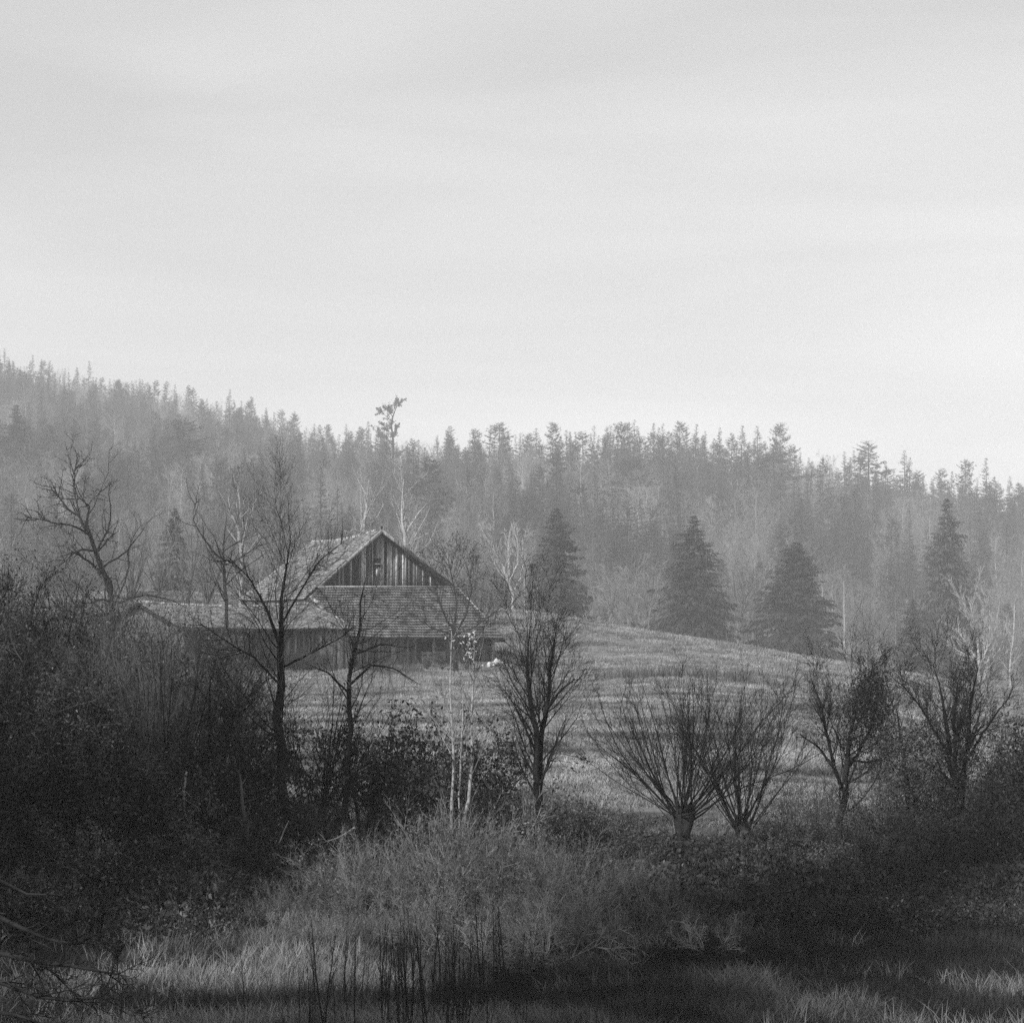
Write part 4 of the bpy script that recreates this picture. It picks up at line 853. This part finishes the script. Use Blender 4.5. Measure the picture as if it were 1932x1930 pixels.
# ------------------------------------------------------------------ forest
def spruce_mesh(seed, H=25.0, Rb=4.0, n=260, dense=16, droop=.35, top=.68, gaps=.08, lowest=.06, hang=.0):
    rng = np.random.default_rng(seed)
    tr = np.array([[0, 0, -1.0, .30], [0, 0, H * .5, .17], [.05, 0, H * .97, .03]]); q = resample(tr, 6)
    gt = Geo(); V, F = tubes(q[None, :, :3], q[None, :, 3], 6); gt.add(V, F)
    hh = lowest + (1 - lowest) * rng.random(n) ** .9; hh = np.concatenate([hh, np.linspace(.86, .995, 26)]); n = len(hh)
    keep = rng.random(n) > gaps; hh = hh[keep]; n = len(hh)
    az = rng.random(n) * 2 * np.pi
    lob = 1 + .22 * np.sin(az * 3 + seed) + .12 * np.sin(az * 5 + hh * 9 + seed) + .16 * np.sin(hh * 21 + seed * 2 + az)
    Lb = Rb * ((1 - hh) ** top) * lob * (.5 + .65 * rng.random(n) ** .8) + .18
    zb = hh * H; k = 6; pts = np.empty((n, k, 3)); pts[:, 0] = np.stack([0 * zb, 0 * zb, zb], -1)
    dxy = np.stack([np.cos(az), np.sin(az)], -1); sl = .25 + .5 * (hh - .5) - droop * (1 - hh)
    for j in range(1, k):
        f = j / (k - 1)
        pts[:, j, :2] = dxy * (Lb * f)[:, None] + rng.normal(0, .05, (n, 2)) * f
        pts[:, j, 2] = zb + Lb * (sl * f - droop * .9 * f * f + .25 * f ** 4)
    V, F = tubes(pts, (np.minimum(.03, Lb * .012))[:, None] * np.linspace(1, .3, k)[None], 3); gt.add(V, F)
    # needle sprays
    g = Geo(); m = n * dense; par = np.repeat(np.arange(n), dense); t = .12 + .88 * rng.random(m) ** .8
    f = t * (k - 1); i = np.minimum(f.astype(int), k - 2); fr = (f - i)[:, None]
    c = pts[par, i] * (1 - fr) + pts[par, i + 1] * fr; tan = nrm(pts[par, i + 1] - pts[par, i])
    sd = nrm(np.cross(tan, [0, 0, 1.0])) * np.where(rng.random(m) < .5, 1, -1)[:, None]
    d = nrm(tan * rng.uniform(.3, 1, (m, 1)) + sd * rng.uniform(.1, .9, (m, 1)) + np.array([0, 0, -1]) * rng.uniform(.0 + hang * .5, .75 + hang, (m, 1)))
    ln = (np.clip(Lb[par] * .32 * (1.15 - .6 * t), .16, .95) * (.7 + .6 * rng.random(m)))[:, None]
    wv = nrm(np.cross(d, rng.normal(size=(m, 3)))) * ln * rng.uniform(.10, .2, (m, 1))
    V = np.stack([c, c + d * ln * .55 + wv, c + d * ln, c + d * ln * .55 - wv], 1).reshape(-1, 3)
    g.add(V, np.arange(m * 4).reshape(-1, 4))
    return gt.mesh('trunk', M['bark']), g.mesh('crown', M['needles'])
def make_spruce(seed, **kw):
    tm, cm = spruce_mesh(seed, **kw)
    t = bpy.data.objects.new('spruce_tree', None); COL.objects.link(t)
    tag(t, 'dark spruce among its neighbours on the hazy wooded hillside', 'tree', 'spruces of the hillside wood')
    link('trunk', tm, t); link('crown', cm, t)['kind'] = 'stuff'
    return t
spr = [make_spruce(201, Rb=4.8, top=.85), make_spruce(202, Rb=4.4, top=.8, droop=.45), make_spruce(203, Rb=5.2, top=.5, droop=.25), make_spruce(204, Rb=3.6, n=170, gaps=.3), make_spruce(205, Rb=5.0, n=260, top=.45, gaps=.15, lowest=.25, droop=.2),
       make_spruce(206, Rb=4.4, n=150, top=.55, gaps=.2, lowest=.35, dense=22)]
sprbig = [make_spruce(211, Rb=5.6, n=900, dense=20, top=.66, droop=.5, lowest=.02, hang=1.1, gaps=.15), make_spruce(212, Rb=5.8, n=950, dense=20, top=.8, droop=.6, lowest=.02, hang=1.2, gaps=.2)]
for o in spr + sprbig: used.discard(o.name)
bare_lv = [BR(26, .42, (20, 55), 6, .1, .10, .4, .035, .22, .98, .55, 3), BR(9, .42, (18, 50), 4, .12, .07, .5, .024, .2, 1, .4, 3), BR(8, .45, (18, 55), 3, .12, .05, .8, .018, .2, 1, .4, 3)]
def make_bare(seed, H, m1, m2, lab, grp, name='bare_tree', lv=bare_lv):
    return tree(name, lab, 'tree', [[0, 0, -1, .26], [.2, 0, H * .4, .2], [-.1, .2, H * .75, .1], [0, 0, H * .97, .03]], lv, seed, m1, m2, group=grp)
bare = [make_bare(221, 20, M['barkmid'], M['twigfar'], 'grey leafless tree among the spruces of the hazy wood', 'leafless trees of the hillside wood'),
        make_bare(222, 18, M['barkpale'], M['twigfar'], 'grey leafless tree among the spruces of the hazy wood', 'leafless trees of the hillside wood'),
        make_bare(223, 21, M['barkmid'], M['barkmid'], 'grey leafless tree among the spruces of the hazy wood', 'leafless trees of the hillside wood')]
low_lv = [BR(26, .5, (25, 60), 6, .12, .10, .45, .03, .08, .98, .5, 3), BR(9, .42, (18, 50), 4, .12, .07, .5, .022, .2, 1, .4, 3), BR(8, .45, (18, 55), 3, .12, .05, .8, .016, .2, 1, .4, 3)]
palebush = [make_bare(231, 10, M['barkmid'], M['twigfar'], 'pale bare shrubby tree at the foot of the hazy wood', 'pale shrubby trees at the foot of the wood', 'edge_tree', low_lv),
            make_bare(232, 9, M['barkmid'], M['twigfar'], 'pale bare shrubby tree at the foot of the hazy wood', 'pale shrubby trees at the foot of the wood', 'edge_tree', low_lv)]
firstuse = set()
def plant(src, px, d, sc, label=None, group=None, rz=None, drop=0.3):
    loc = on_ground(np.array([float(px)]), float(d))[0]; loc[2] -= drop
    rz = RNG.uniform(0, 6.28) if rz is None else rz
    if src.name not in firstuse and label is None:
        firstuse.add(src.name); src.location = tuple(loc); src.rotation_euler = (0, 0, rz)
        src.scale = (sc,) * 3 if np.isscalar(sc) else sc
        return src
    return dup(src, loc, rz, sc, label, group)
def spruce_to(src, px, d, top, hw, label=None, H=25.0, Rb=5.0):
    gz = on_ground(np.array([float(px)]), float(d))[0, 2]; h_ = -(top - HOR) * K * d - gz
    s_ = h_ / H; sx = 1.22 * hw * K * d / Rb
    return plant(src, px, d, (sx, sx, s_), label)
for a in ((0, 1050, 350, 955, 58, 'broad dark spruce beside the pale white-limbed tree'), (1, 1310, 350, 970, 78, 'very broad dark spruce behind the middle of the meadow crest'),
          (0, 1503, 360, 1020, 80, 'wide round-shouldered dark spruce at the meadow crest right of centre'), (1, 1787, 400, 938, 66, 'tall pointed dark spruce left of the fan-crowned tree'),
          (0, 1722, 330, 1128, 42, 'small dark spruce in front of the tall pointed one'), (0, 330, 290, 955, 34, 'narrow very dark spruce beyond the strip of meadow behind the wing'),
          (1, 28, 740, 762, 56, 'large dark spruce standing above the wood at the left edge'), (0, 92, 760, 800, 50, 'dark spruce next to the large one at the left edge')):
    spruce_to(sprbig[a[0]], *a[1:5], a[5])
for a in ((0, 605, 560, 878, 40, 'dark spruce behind the far end of the barn ridge'), (2, 810, 570, 858, 46, 'dark spruce behind and right of the barn apex'), (1, 780, 640, 835, 40, 'spruce high behind the white birches'),
          (2, 1190, 680, 862, 62, 'layered tall spruce left of the very broad one'), (0, 1620, 700, 912, 48, 'slim dark spruce in the middle of the right wood'), (2, 1460, 730, 850, 66, 'tall layered spruce in the wood right of centre'),
          (4, 345, 760, 790, 60, 'bushy dark spruce standing in the left wood'), (1, 285, 700, 830, 50, 'dark spruce left of the bushy one in the left wood'), (0, 1900, 640, 985, 50, 'dark spruce at the right edge below the skyline'),
          (4, 943, 872, 796, 34, 'full-topped conifer poking above the central skyline'), (1, 1012, 872, 806, 30, 'twin-topped conifer on the central skyline'), (3, 1197, 872, 790, 26, 'sparse layered conifer tall on the skyline'),
          (3, 1251, 872, 797, 24, 'gappy conifer right of the sparse layered one'), (3, 1152, 872, 800, 24, 'thin conifer left of the sparse layered one'), (4, 1473, 872, 797, 28, 'dense-topped conifer on the skyline right of centre'), (1, 1430, 872, 802, 28, 'conifer beside the dense-topped one on the skyline'),
          (2, 1640, 862, 830, 40, 'layered conifer at the shoulder where the skyline drops'), (1, 1708, 862, 848, 28, 'pointed conifer on the falling right skyline'), (0, 1862, 862, 862, 26, 'sharp conifer standing out at the right skyline'), (2, 1100, 872, 812, 30, 'blunt conifer in the central skyline')):
    spruce_to(spr[a[0]], *a[1:5], a[5], Rb=4.2)
for q, (x_, y_, h_) in enumerate(((-17, 24, 24), (-27, 27, 28), (-23, 40, 20), (-25, 56, 24), (-12.5, 11, 29), (-33, 50, 27))):  # unseen trees added to cast shade over the foreground
    dup(sprbig[q % 2], (x_, y_, float(ground_z(x_, y_)) - .3), q * 1.3, (1.0, 1.0, h_ / 25), 'unseen spruce added left of the view to shade the foreground', 'unseen spruces added for their shade')
# crooked pine on the ridge
tree('pine_tree', 'crooked flat-tufted pine standing clear above the skyline', 'tree', rooted(pl(900, (742, 860, .5), (741, 825, .42), (738, 800, .34), (742, 782, .25), (748, 768, .12))),
     [BR(13, .17, (50, 88), 6, .14, .06, .5, .09, .55, 1, .1, 3), BR(8, .45, (20, 60), 4, .12, .05, .5, .05, .2, 1, .3, 3)], 241, M['bark'], M['bark'], leaves=dict(count=2600, size=.40, mat=M['needles'], spread=.3))
# random fill
frng = np.random.default_rng(77); fill = []
pos = []; cell = {}
tries = 0
while tries < 90000:
    tries += 1
    px = frng.uniform(-260, 2180); dcx = np.interp(px, gp, dc); d = 455 + (dcx + 25 - 455) * frng.random() ** .85
    x = (px - 966) * K * d; sp_ = 6.6 + (d - 500) * .002 - (1.6 if d > dcx - 60 else 0)
    kx, ky = int(x // 8), int(d // 8)
    if any((x - a) ** 2 + (d - b) ** 2 < sp_ ** 2 for i in (-1, 0, 1) for j in (-1, 0, 1) for a, b in cell.get((kx + i, ky + j), ())): continue
    cell.setdefault((kx, ky), []).append((x, d)); pos.append((px, d, x))
pos.sort(key=lambda q: q[1])
ns = nb = 0; fp = []; fr_ = []; fs = []; fv = []
for px, d, x in pos:
    edge = d < 500
    patch = math.sin(px * .011 + d * .02) + math.sin(px * .023 - d * .013 + 2) + frng.normal(0, .5)
    isbare = patch > (.15 if d < 720 else .7) and not (d > np.interp(px, gp, dc) - 30)
    hs = (frng.uniform(.74, 1.12) if frng.random() < .6 else frng.uniform(.5, .85)) * (1.22 if d > 600 else .85 + .37 * (d - 455) / 145)
    if isbare:
        if nb < 240:
            plant(bare[frng.integers(0, 3)], px, d, hs * 1.0); nb += 1
        else:
            fp.append(on_ground(np.array([px]), d)[0]); fr_.append((frng.normal(0, .03), frng.normal(0, .03), frng.uniform(0, 6.28))); fs.append(hs * frng.uniform(.95, 1.15)); fv.append(6 + frng.integers(0, 2))
    else:
        vis = -100 < px < 2030
        if ns < 265 and vis and d < 900:
            s_ = hs * frng.uniform(.85, 1.2); plant(spr[(0, 1, 2, 3, 4, 5, 0, 1)[frng.integers(0, 8)]], px, d, (s_, s_, hs)); ns += 1
        else:
            fp.append(on_ground(np.array([px]), d)[0] - np.array([0, 0, .3])); fr_.append((frng.normal(0, .03), frng.normal(0, .03), frng.uniform(0, 6.28))); fs.append(hs * frng.uniform(.95, 1.15)); fv.append((0, 1, 2, 3, 4, 5, 0, 1, 0)[frng.integers(0, 9)])
print('forest', len(pos), 'spruce things', ns, 'bare', nb, 'stuff', len(fp))
def joined(o, nm):
    """one mesh with trunk and crown for the far wood."""
    g = Geo(); ms = []; V = []; F4 = []; FM = []; n0 = 0
    for c in o.children:
        me = c.data; v = np.empty(len(me.vertices) * 3, np.float32); me.vertices.foreach_get('co', v); V.append(v.reshape(-1, 3))
        l_ = np.empty(len(me.loops), np.int32); me.loops.foreach_get('vertex_index', l_); F4.append(l_.reshape(-1, 4) + n0); n0 += len(me.vertices)
        FM.append(np.full(len(me.polygons), len(ms))); ms.append(me.materials[0])
    return proto(nm, mesh_from(nm, np.concatenate(V), [np.concatenate(F4)], ms, np.concatenate(FM)))
far = [joined(o, 'far_spruce') for o in spr] + [joined(o, 'far_bare_tree') for o in bare[:2]]
scatter('far_forest', fp, fr_, fs, far, fv, 'distant mixed conifer wood fading into haze up to the skyline', 'forest')
# pale shrubs at the foot of the wood
for i in range(70):
    px = frng.uniform(-60, 1990) if i > 12 else (1400, 1390, 1150, 1190, 1225, 1640, 1690, 1560, 880, 920, 1850, 1240, 1420)[i]
    d = frng.uniform(400, 500) if i > 12 else frng.uniform(380, 420)
    if abs(px - 1050) < 45 or abs(px - 1310) < 60 or abs(px - 1503) < 60: d = 470
    plant(palebush[i % 2], px, d, frng.uniform(.9, 1.6))

# ------------------------------------------------------------------ grass
def tuft(name, seed, n, h, r, w, lean, mat, seg=3):
    rng = np.random.default_rng(seed); az = rng.random(n) * 2 * np.pi; hh = h * (.5 + .7 * rng.random(n))
    base = np.stack([rng.normal(0, r, n), rng.normal(0, r, n), np.full(n, -.03)], -1)
    dr = np.stack([np.cos(az), np.sin(az), 0 * az], -1); sd = np.stack([-np.sin(az), np.cos(az), 0 * az], -1)
    ln = lean * (0.3 + rng.random(n)); V = []
    for j in range(seg + 1):
        f = j / seg; c = base + dr * (ln * hh * f * f)[:, None] + np.array([0, 0, 1]) * (hh * (f - .25 * ln * f * f))[:, None]
        ww = w * (1 - f * .85) * (0.7 + .6 * rng.random(n))
        V += [c - sd * ww[:, None], c + sd * ww[:, None]]
    V = np.stack(V, 1); q = np.arange(n * (seg + 1) * 2).reshape(n, seg + 1, 2)
    F = np.stack([q[:, :-1, 0], q[:, :-1, 1], q[:, 1:, 1], q[:, 1:, 0]], -1).reshape(-1, 4)
    return proto(name, mesh_from(name, V.reshape(-1, 3), [F], mat))
mg = [tuft('meadow_tuft', s, 24, .16, .16, .011, 1.0, M['grass'], 2) for s in (1, 2, 3)]
def sample(n, d0, d1, p0, p1, rng, power=1.0):
    d = np.sqrt(rng.random(n) * (d1 ** 2 - d0 ** 2) + d0 ** 2) if power == 1.0 else d0 + (d1 - d0) * rng.random(n) ** power
    px = rng.uniform(p0, p1, n); x = (px - 966) * K * d
    return np.stack([x, d, ground_z(x, d)], -1), px
def vnoise(x, y, s, seed):
    r = np.random.default_rng(seed); G = r.random((64, 64)); x = x / s; y = y / s; i = np.floor(x).astype(int); j = np.floor(y).astype(int); a = x - i; b = y - j
    a = a * a * (3 - 2 * a); b = b * b * (3 - 2 * b); g = lambda i, j: G[i % 64, j % 64]
    return g(i, j) * (1 - a) * (1 - b) + g(i + 1, j) * a * (1 - b) + g(i, j + 1) * (1 - a) * b + g(i + 1, j + 1) * a * b
grng = np.random.default_rng(9)
pts = np.concatenate([sample(80000, 42.3, 72, -60, 2000, grng)[0], sample(62000, 72, 130, -60, 2000, grng)[0], sample(62000, 130, 262, -60, 2000, grng)[0]])
nv = vnoise(pts[:, 0] + 500, pts[:, 1], 2.2, 3) * .6 + vnoise(pts[:, 0] + 500, pts[:, 1] * 1, .8, 4) * .5
pts = pts[nv > .36 + .18 * grng.random(len(pts))]; n = len(pts)
sc = grng.uniform(.6, 1.5, n) * np.interp(pts[:, 1], [42, 70, 150, 200], [.62, .8, 1.0, 1.4])
scatter('meadow_grass', pts, np.stack([grng.normal(0, .12, n), grng.normal(0, .12, n), grng.random(n) * 6.28], -1), sc, mg, grng.integers(0, 3, n), 'short tufted meadow grass on the sloping field', 'grass')
# dead weeds standing in the meadow
wd_ = [tuft('dead_weed', s, 9, .9, .12, .016, .35, M['barkmid'], 2) for s in (5, 6)]
pts = np.concatenate([sample(260, 136, 143, 1120, 1420, grng)[0], sample(160, 128, 150, 1380, 1700, grng)[0], sample(150, 164, 172, 700, 800, grng)[0], sample(220, 176, 186, 940, 1010, grng)[0], sample(300, 205, 235, 240, 460, grng)[0]]); n = len(pts)
scatter('dead_weeds', pts, np.stack([grng.normal(0, .1, n), grng.normal(0, .1, n), grng.random(n) * 6.28], -1), grng.uniform(.4, 1.1, n), wd_, grng.integers(0, 2, n), 'dead weed stalks standing in bands across the meadow', 'weeds')
# marsh grass
mz = [tuft('marsh_tuft', s, 34, .62, .14, .010, .75, M['marsh'], 3) for s in (11, 12, 13)] + [tuft('shade_tuft', s, 30, .55, .16, .012, .8, M['shade_grass'], 3) for s in (14, 15)]
pts, px = sample(34000, 24.6, 37.8, -80, 2010, grng)
nv = vnoise(pts[:, 0] + 300, pts[:, 1] * 2.2, 3.0, 8) * .6 + vnoise(pts[:, 0] + 300, pts[:, 1] * 2, 1.0, 9) * .4
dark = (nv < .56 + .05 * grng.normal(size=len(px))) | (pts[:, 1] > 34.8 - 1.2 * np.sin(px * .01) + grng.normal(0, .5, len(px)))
dark |= (px > 1180) & (pts[:, 1] > 32.6 + grng.normal(0, .5, len(px)))  # band of shade at the right painted with dark tufts
dark |= grng.random(len(px)) < np.clip((260 - px) / 260, 0, .85)  # vignetted left corner painted with dark tufts
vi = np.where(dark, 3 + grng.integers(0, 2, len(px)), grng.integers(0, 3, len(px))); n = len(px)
scatter('marsh_grass', pts, np.stack([grng.normal(0, .15, n), grng.normal(0, .15, n), grng.random(n) * 6.28], -1), grng.uniform(.4, 1.3, n) * np.where(dark, .5, .62), mz, vi, 'long pale marsh grass with patches darkened for shade along the bottom', 'grass')
# undergrowth on the bank
def clump(name, seed, n, size, rad, h, mat, stems=14):
    rng = np.random.default_rng(seed); k = 5
    az = rng.random(stems) * 6.28; p = np.zeros((stems, k, 3)); d = nrm(np.stack([np.cos(az), np.sin(az), 1.2 + 0 * az], -1))
    for j in range(1, k): d = nrm(d + rng.normal(0, .25, (stems, 3)) - np.array([0, 0, .18])); p[:, j] = p[:, j - 1] + d * (rad / (k - 1)) * 1.3
    g = Geo(); V, F = tubes(p, np.full((stems, k), .007), 3); g.add(V, F); V, F = leaves_at(rng, p, n, size, .06); g.add(V, F)
    return proto(name, g.mesh(name, mat))
cl = [clump('bramble', s, nl, sz, .8, .6, m_) for s, nl, sz, m_ in ((1, 300, .045, M['leaf']), (2, 200, .075, M['leaf']), (3, 240, .05, M['leafmid']))]
pts, px = sample(5600, 35.7, 42.6, -90, 2020, grng); pts2, px2 = sample(1700, 31.5, 36, -90, 420, grng); pts3, px3 = sample(3200, 30.5, 36.6, 1150, 2020, grng)
b3 = vnoise(pts3[:, 0] + 90, pts3[:, 1], 1.6, 21) * 3.4
pts3 = pts3[pts3[:, 1] > 31.6 + b3 - 1.0 * np.clip((px3 - 1500) / 400, -1, 1)]
b2 = vnoise(pts2[:, 0] + 90, pts2[:, 1], 1.6, 22) * 3.5
pts2 = pts2[pts2[:, 1] > 30.8 + b2]
pts = pts[pts[:, 1] < 41.2 + 2.2 * (vnoise(pts[:, 0] + 70, pts[:, 1] * 0, 1.1, 33) - .5)]
pts = np.concatenate([pts, pts2, pts3]); n = len(pts)
pxu = 966 + pts[:, 0] / (K * pts[:, 1]); vi = np.where(grng.random(n) < np.where(pxu > 1150, .07, np.where(pxu < 300, .12, .3)), 2, grng.integers(0, 2, n))  # fewer of the brighter sparkle clumps at right and left
scatter('undergrowth', pts, np.stack([grng.normal(0, .3, n), grng.normal(0, .3, n), grng.random(n) * 6.28], -1), grng.uniform(.4, 1.3, n) * .6 * np.clip((42.9 - pts[:, 1]) / 3.6, .35, 1) * (1 + .5 * vnoise(pts[:, 0] + 60, pts[:, 1], 1.3, 31) - .25), cl, vi, 'dark bramble and leaf litter covering the bank under the hedge', 'undergrowth')

# ------------------------------------------------------------------ haze
hz = bpy.data.materials.new('haze'); hz.use_nodes = True; t = hz.node_tree; t.nodes.clear()
ho = t.nodes.new('ShaderNodeOutputMaterial'); hv = t.nodes.new('ShaderNodeVolumePrincipled'); t.links.new(hv.outputs[0], ho.inputs['Volume'])
hv.inputs['Color'].default_value = (.93, .93, .93, 1); hv.inputs['Density'].default_value = 0.00041; hv.inputs['Anisotropy'].default_value = -0.35
zmin = float(GZ.min()) - 1.5; zmax = 205.0
V = np.array([[sx * 1420, sy, z] for z in (zmin, zmax) for sx, sy in ((-1, -320), (1, -320), (1, 1720), (-1, 1720))])
F = [[3, 2, 1, 0], [4, 5, 6, 7], [0, 1, 5, 4], [1, 2, 6, 5], [2, 3, 7, 6], [3, 0, 4, 7]]
tag(link('haze', mesh_from('haze', V, [np.array(F)], hz)), 'thin pale haze hanging over the whole valley', 'haze', None, 'stuff')
# sources never placed in view are dropped
for o in list(spr) + sprbig + bare + palebush + greyish:
    if o.name not in firstuse:
        for c in list(o.children): bpy.data.objects.remove(c)
        bpy.data.objects.remove(o)

# ------------------------------------------------------------------ labels of what stands in numbers
def where(o):
    x, y, z = o.location; return 966 + x / (y * K), y
def pick(v, *steps):
    for lim, txt in steps:
        if v < lim: return txt
ZONES = {
    'spruces of the hillside wood': lambda px, d, s: ('%s spruce %s %s' % (pick(s, (.85, 'small'), (1.1, 'middling'), (9, 'tall')), pick(d, (560, 'at the foot of the hazy wood'), (700, 'halfway up the hazy wood'), (9999, 'high in the hazy wood')),
        pick(px, (250, 'at the left end of the hillside'), (560, 'above the low wing'), (880, 'above the barn roof'), (1180, 'behind the white-limbed tree and its spruce'), (1420, 'above the middle of the meadow crest'), (1680, 'above the round-shouldered spruce'), (9999, 'at the right end of the hillside')))),
    'leafless trees of the hillside wood': lambda px, d, s: ('%s leafless tree %s %s' % (pick(s, (.95, 'short'), (9, 'tall')), pick(d, (560, 'at the foot of the wood'), (700, 'halfway up the wood'), (9999, 'high in the wood')),
        pick(px, (250, 'at the left end of the hillside'), (560, 'above the low wing'), (880, 'above the barn roof'), (1180, 'behind the white-limbed tree'), (1500, 'above the middle of the meadow crest'), (9999, 'at the right end of the hillside')))),
    'pale shrubby trees at the foot of the wood': lambda px, d, s: '%s pale shrubby tree at the foot of the wood %s' % (pick(s, (1.1, 'low'), (1.35, 'middling'), (9, 'tall')), pick(px, (300, 'at the far left'), (620, 'behind the low wing'), (980, 'behind the barn'), (1260, 'between the first two big spruces'), (1420, 'left of the round-shouldered spruce'), (1700, 'right of the round-shouldered spruce'), (9999, 'near the fan-crowned tree'))),
    'leafy bushes of the hedge': lambda px, d, s: 'dark leafy %s %s' % (pick(s, (.42, 'low bush'), (9, 'bush')), pick(px, (110, 'at the very left of the thicket'), (260, 'in the left of the thicket'), (430, 'under the large many-stemmed shrub'), (600, 'round the foot of the tall hedge tree'), (760, 'round the foot of the thin crooked tree'), (930, 'round the feet of the slim birches'), (1110, 'round the foot of the dark twin tree'), (1270, 'left of the wider pollard'), (1460, 'below the two pollards'), (1640, 'round the foot of the forked tree'), (1770, 'round the slim leafy tree'), (9999, 'at the right end of the hedge'))),
    'twiggy shrubs of the hedge': lambda px, d, s: 'fine twiggy bare shrub %s' % pick(px, (540, 'just left of the tall hedge tree'), (640, 'between the tall hedge tree and the thin crooked one'), (840, 'between the thin crooked tree and the birches'), (1000, 'between the birches and the dark twin tree'), (1120, 'just right of the dark twin tree'), (1210, 'left of the wider pollard'), (1500, 'right of the narrower pollard'), (1600, 'left of the forked tree'), (1695, 'just right of the forked tree'), (1790, 'between the slim leafy tree and the tall multi-stemmed one'), (1870, 'right of the tall multi-stemmed tree'), (9999, 'at the right end of the hedge')),
    'leafless shrubs of the left thicket': lambda px, d, s: 'twiggy shrub in the %s of the left thicket, %s' % (pick(d, (42, 'front'), (50, 'middle'), (9999, 'back')), pick(px, (60, 'at the picture edge'), (200, 'below the gnarled tree'), (9999, 'below the wing'))),
    'pale dry shrubs before the hedge': lambda px, d, s: 'pale dry many-stemmed shrub %s %s' % (pick(s, (.4, 'low'), (9, 'tall')) + ' on the mound,', pick(px, (560, 'at its far left'), (730, 'left of the birches'), (860, 'just left below the birches'), (960, 'right below the birches'), (1110, 'below the dark twin tree'), (9999, 'at its right end'))),
}
for o in list(COL.objects):
    g_ = o.get('group')
    if o.parent is None and g_ in ZONES and (o['label'].startswith(('dark spruce among', 'grey leafless', 'pale bare shrubby', 'dark leafy bush in the hedge', 'tall leafless twiggy', 'pale dry many', 'hedge shrub'))):
        px, d = where(o); lb = ZONES[g_](px, d, o.scale[2]); o['label'] = lb
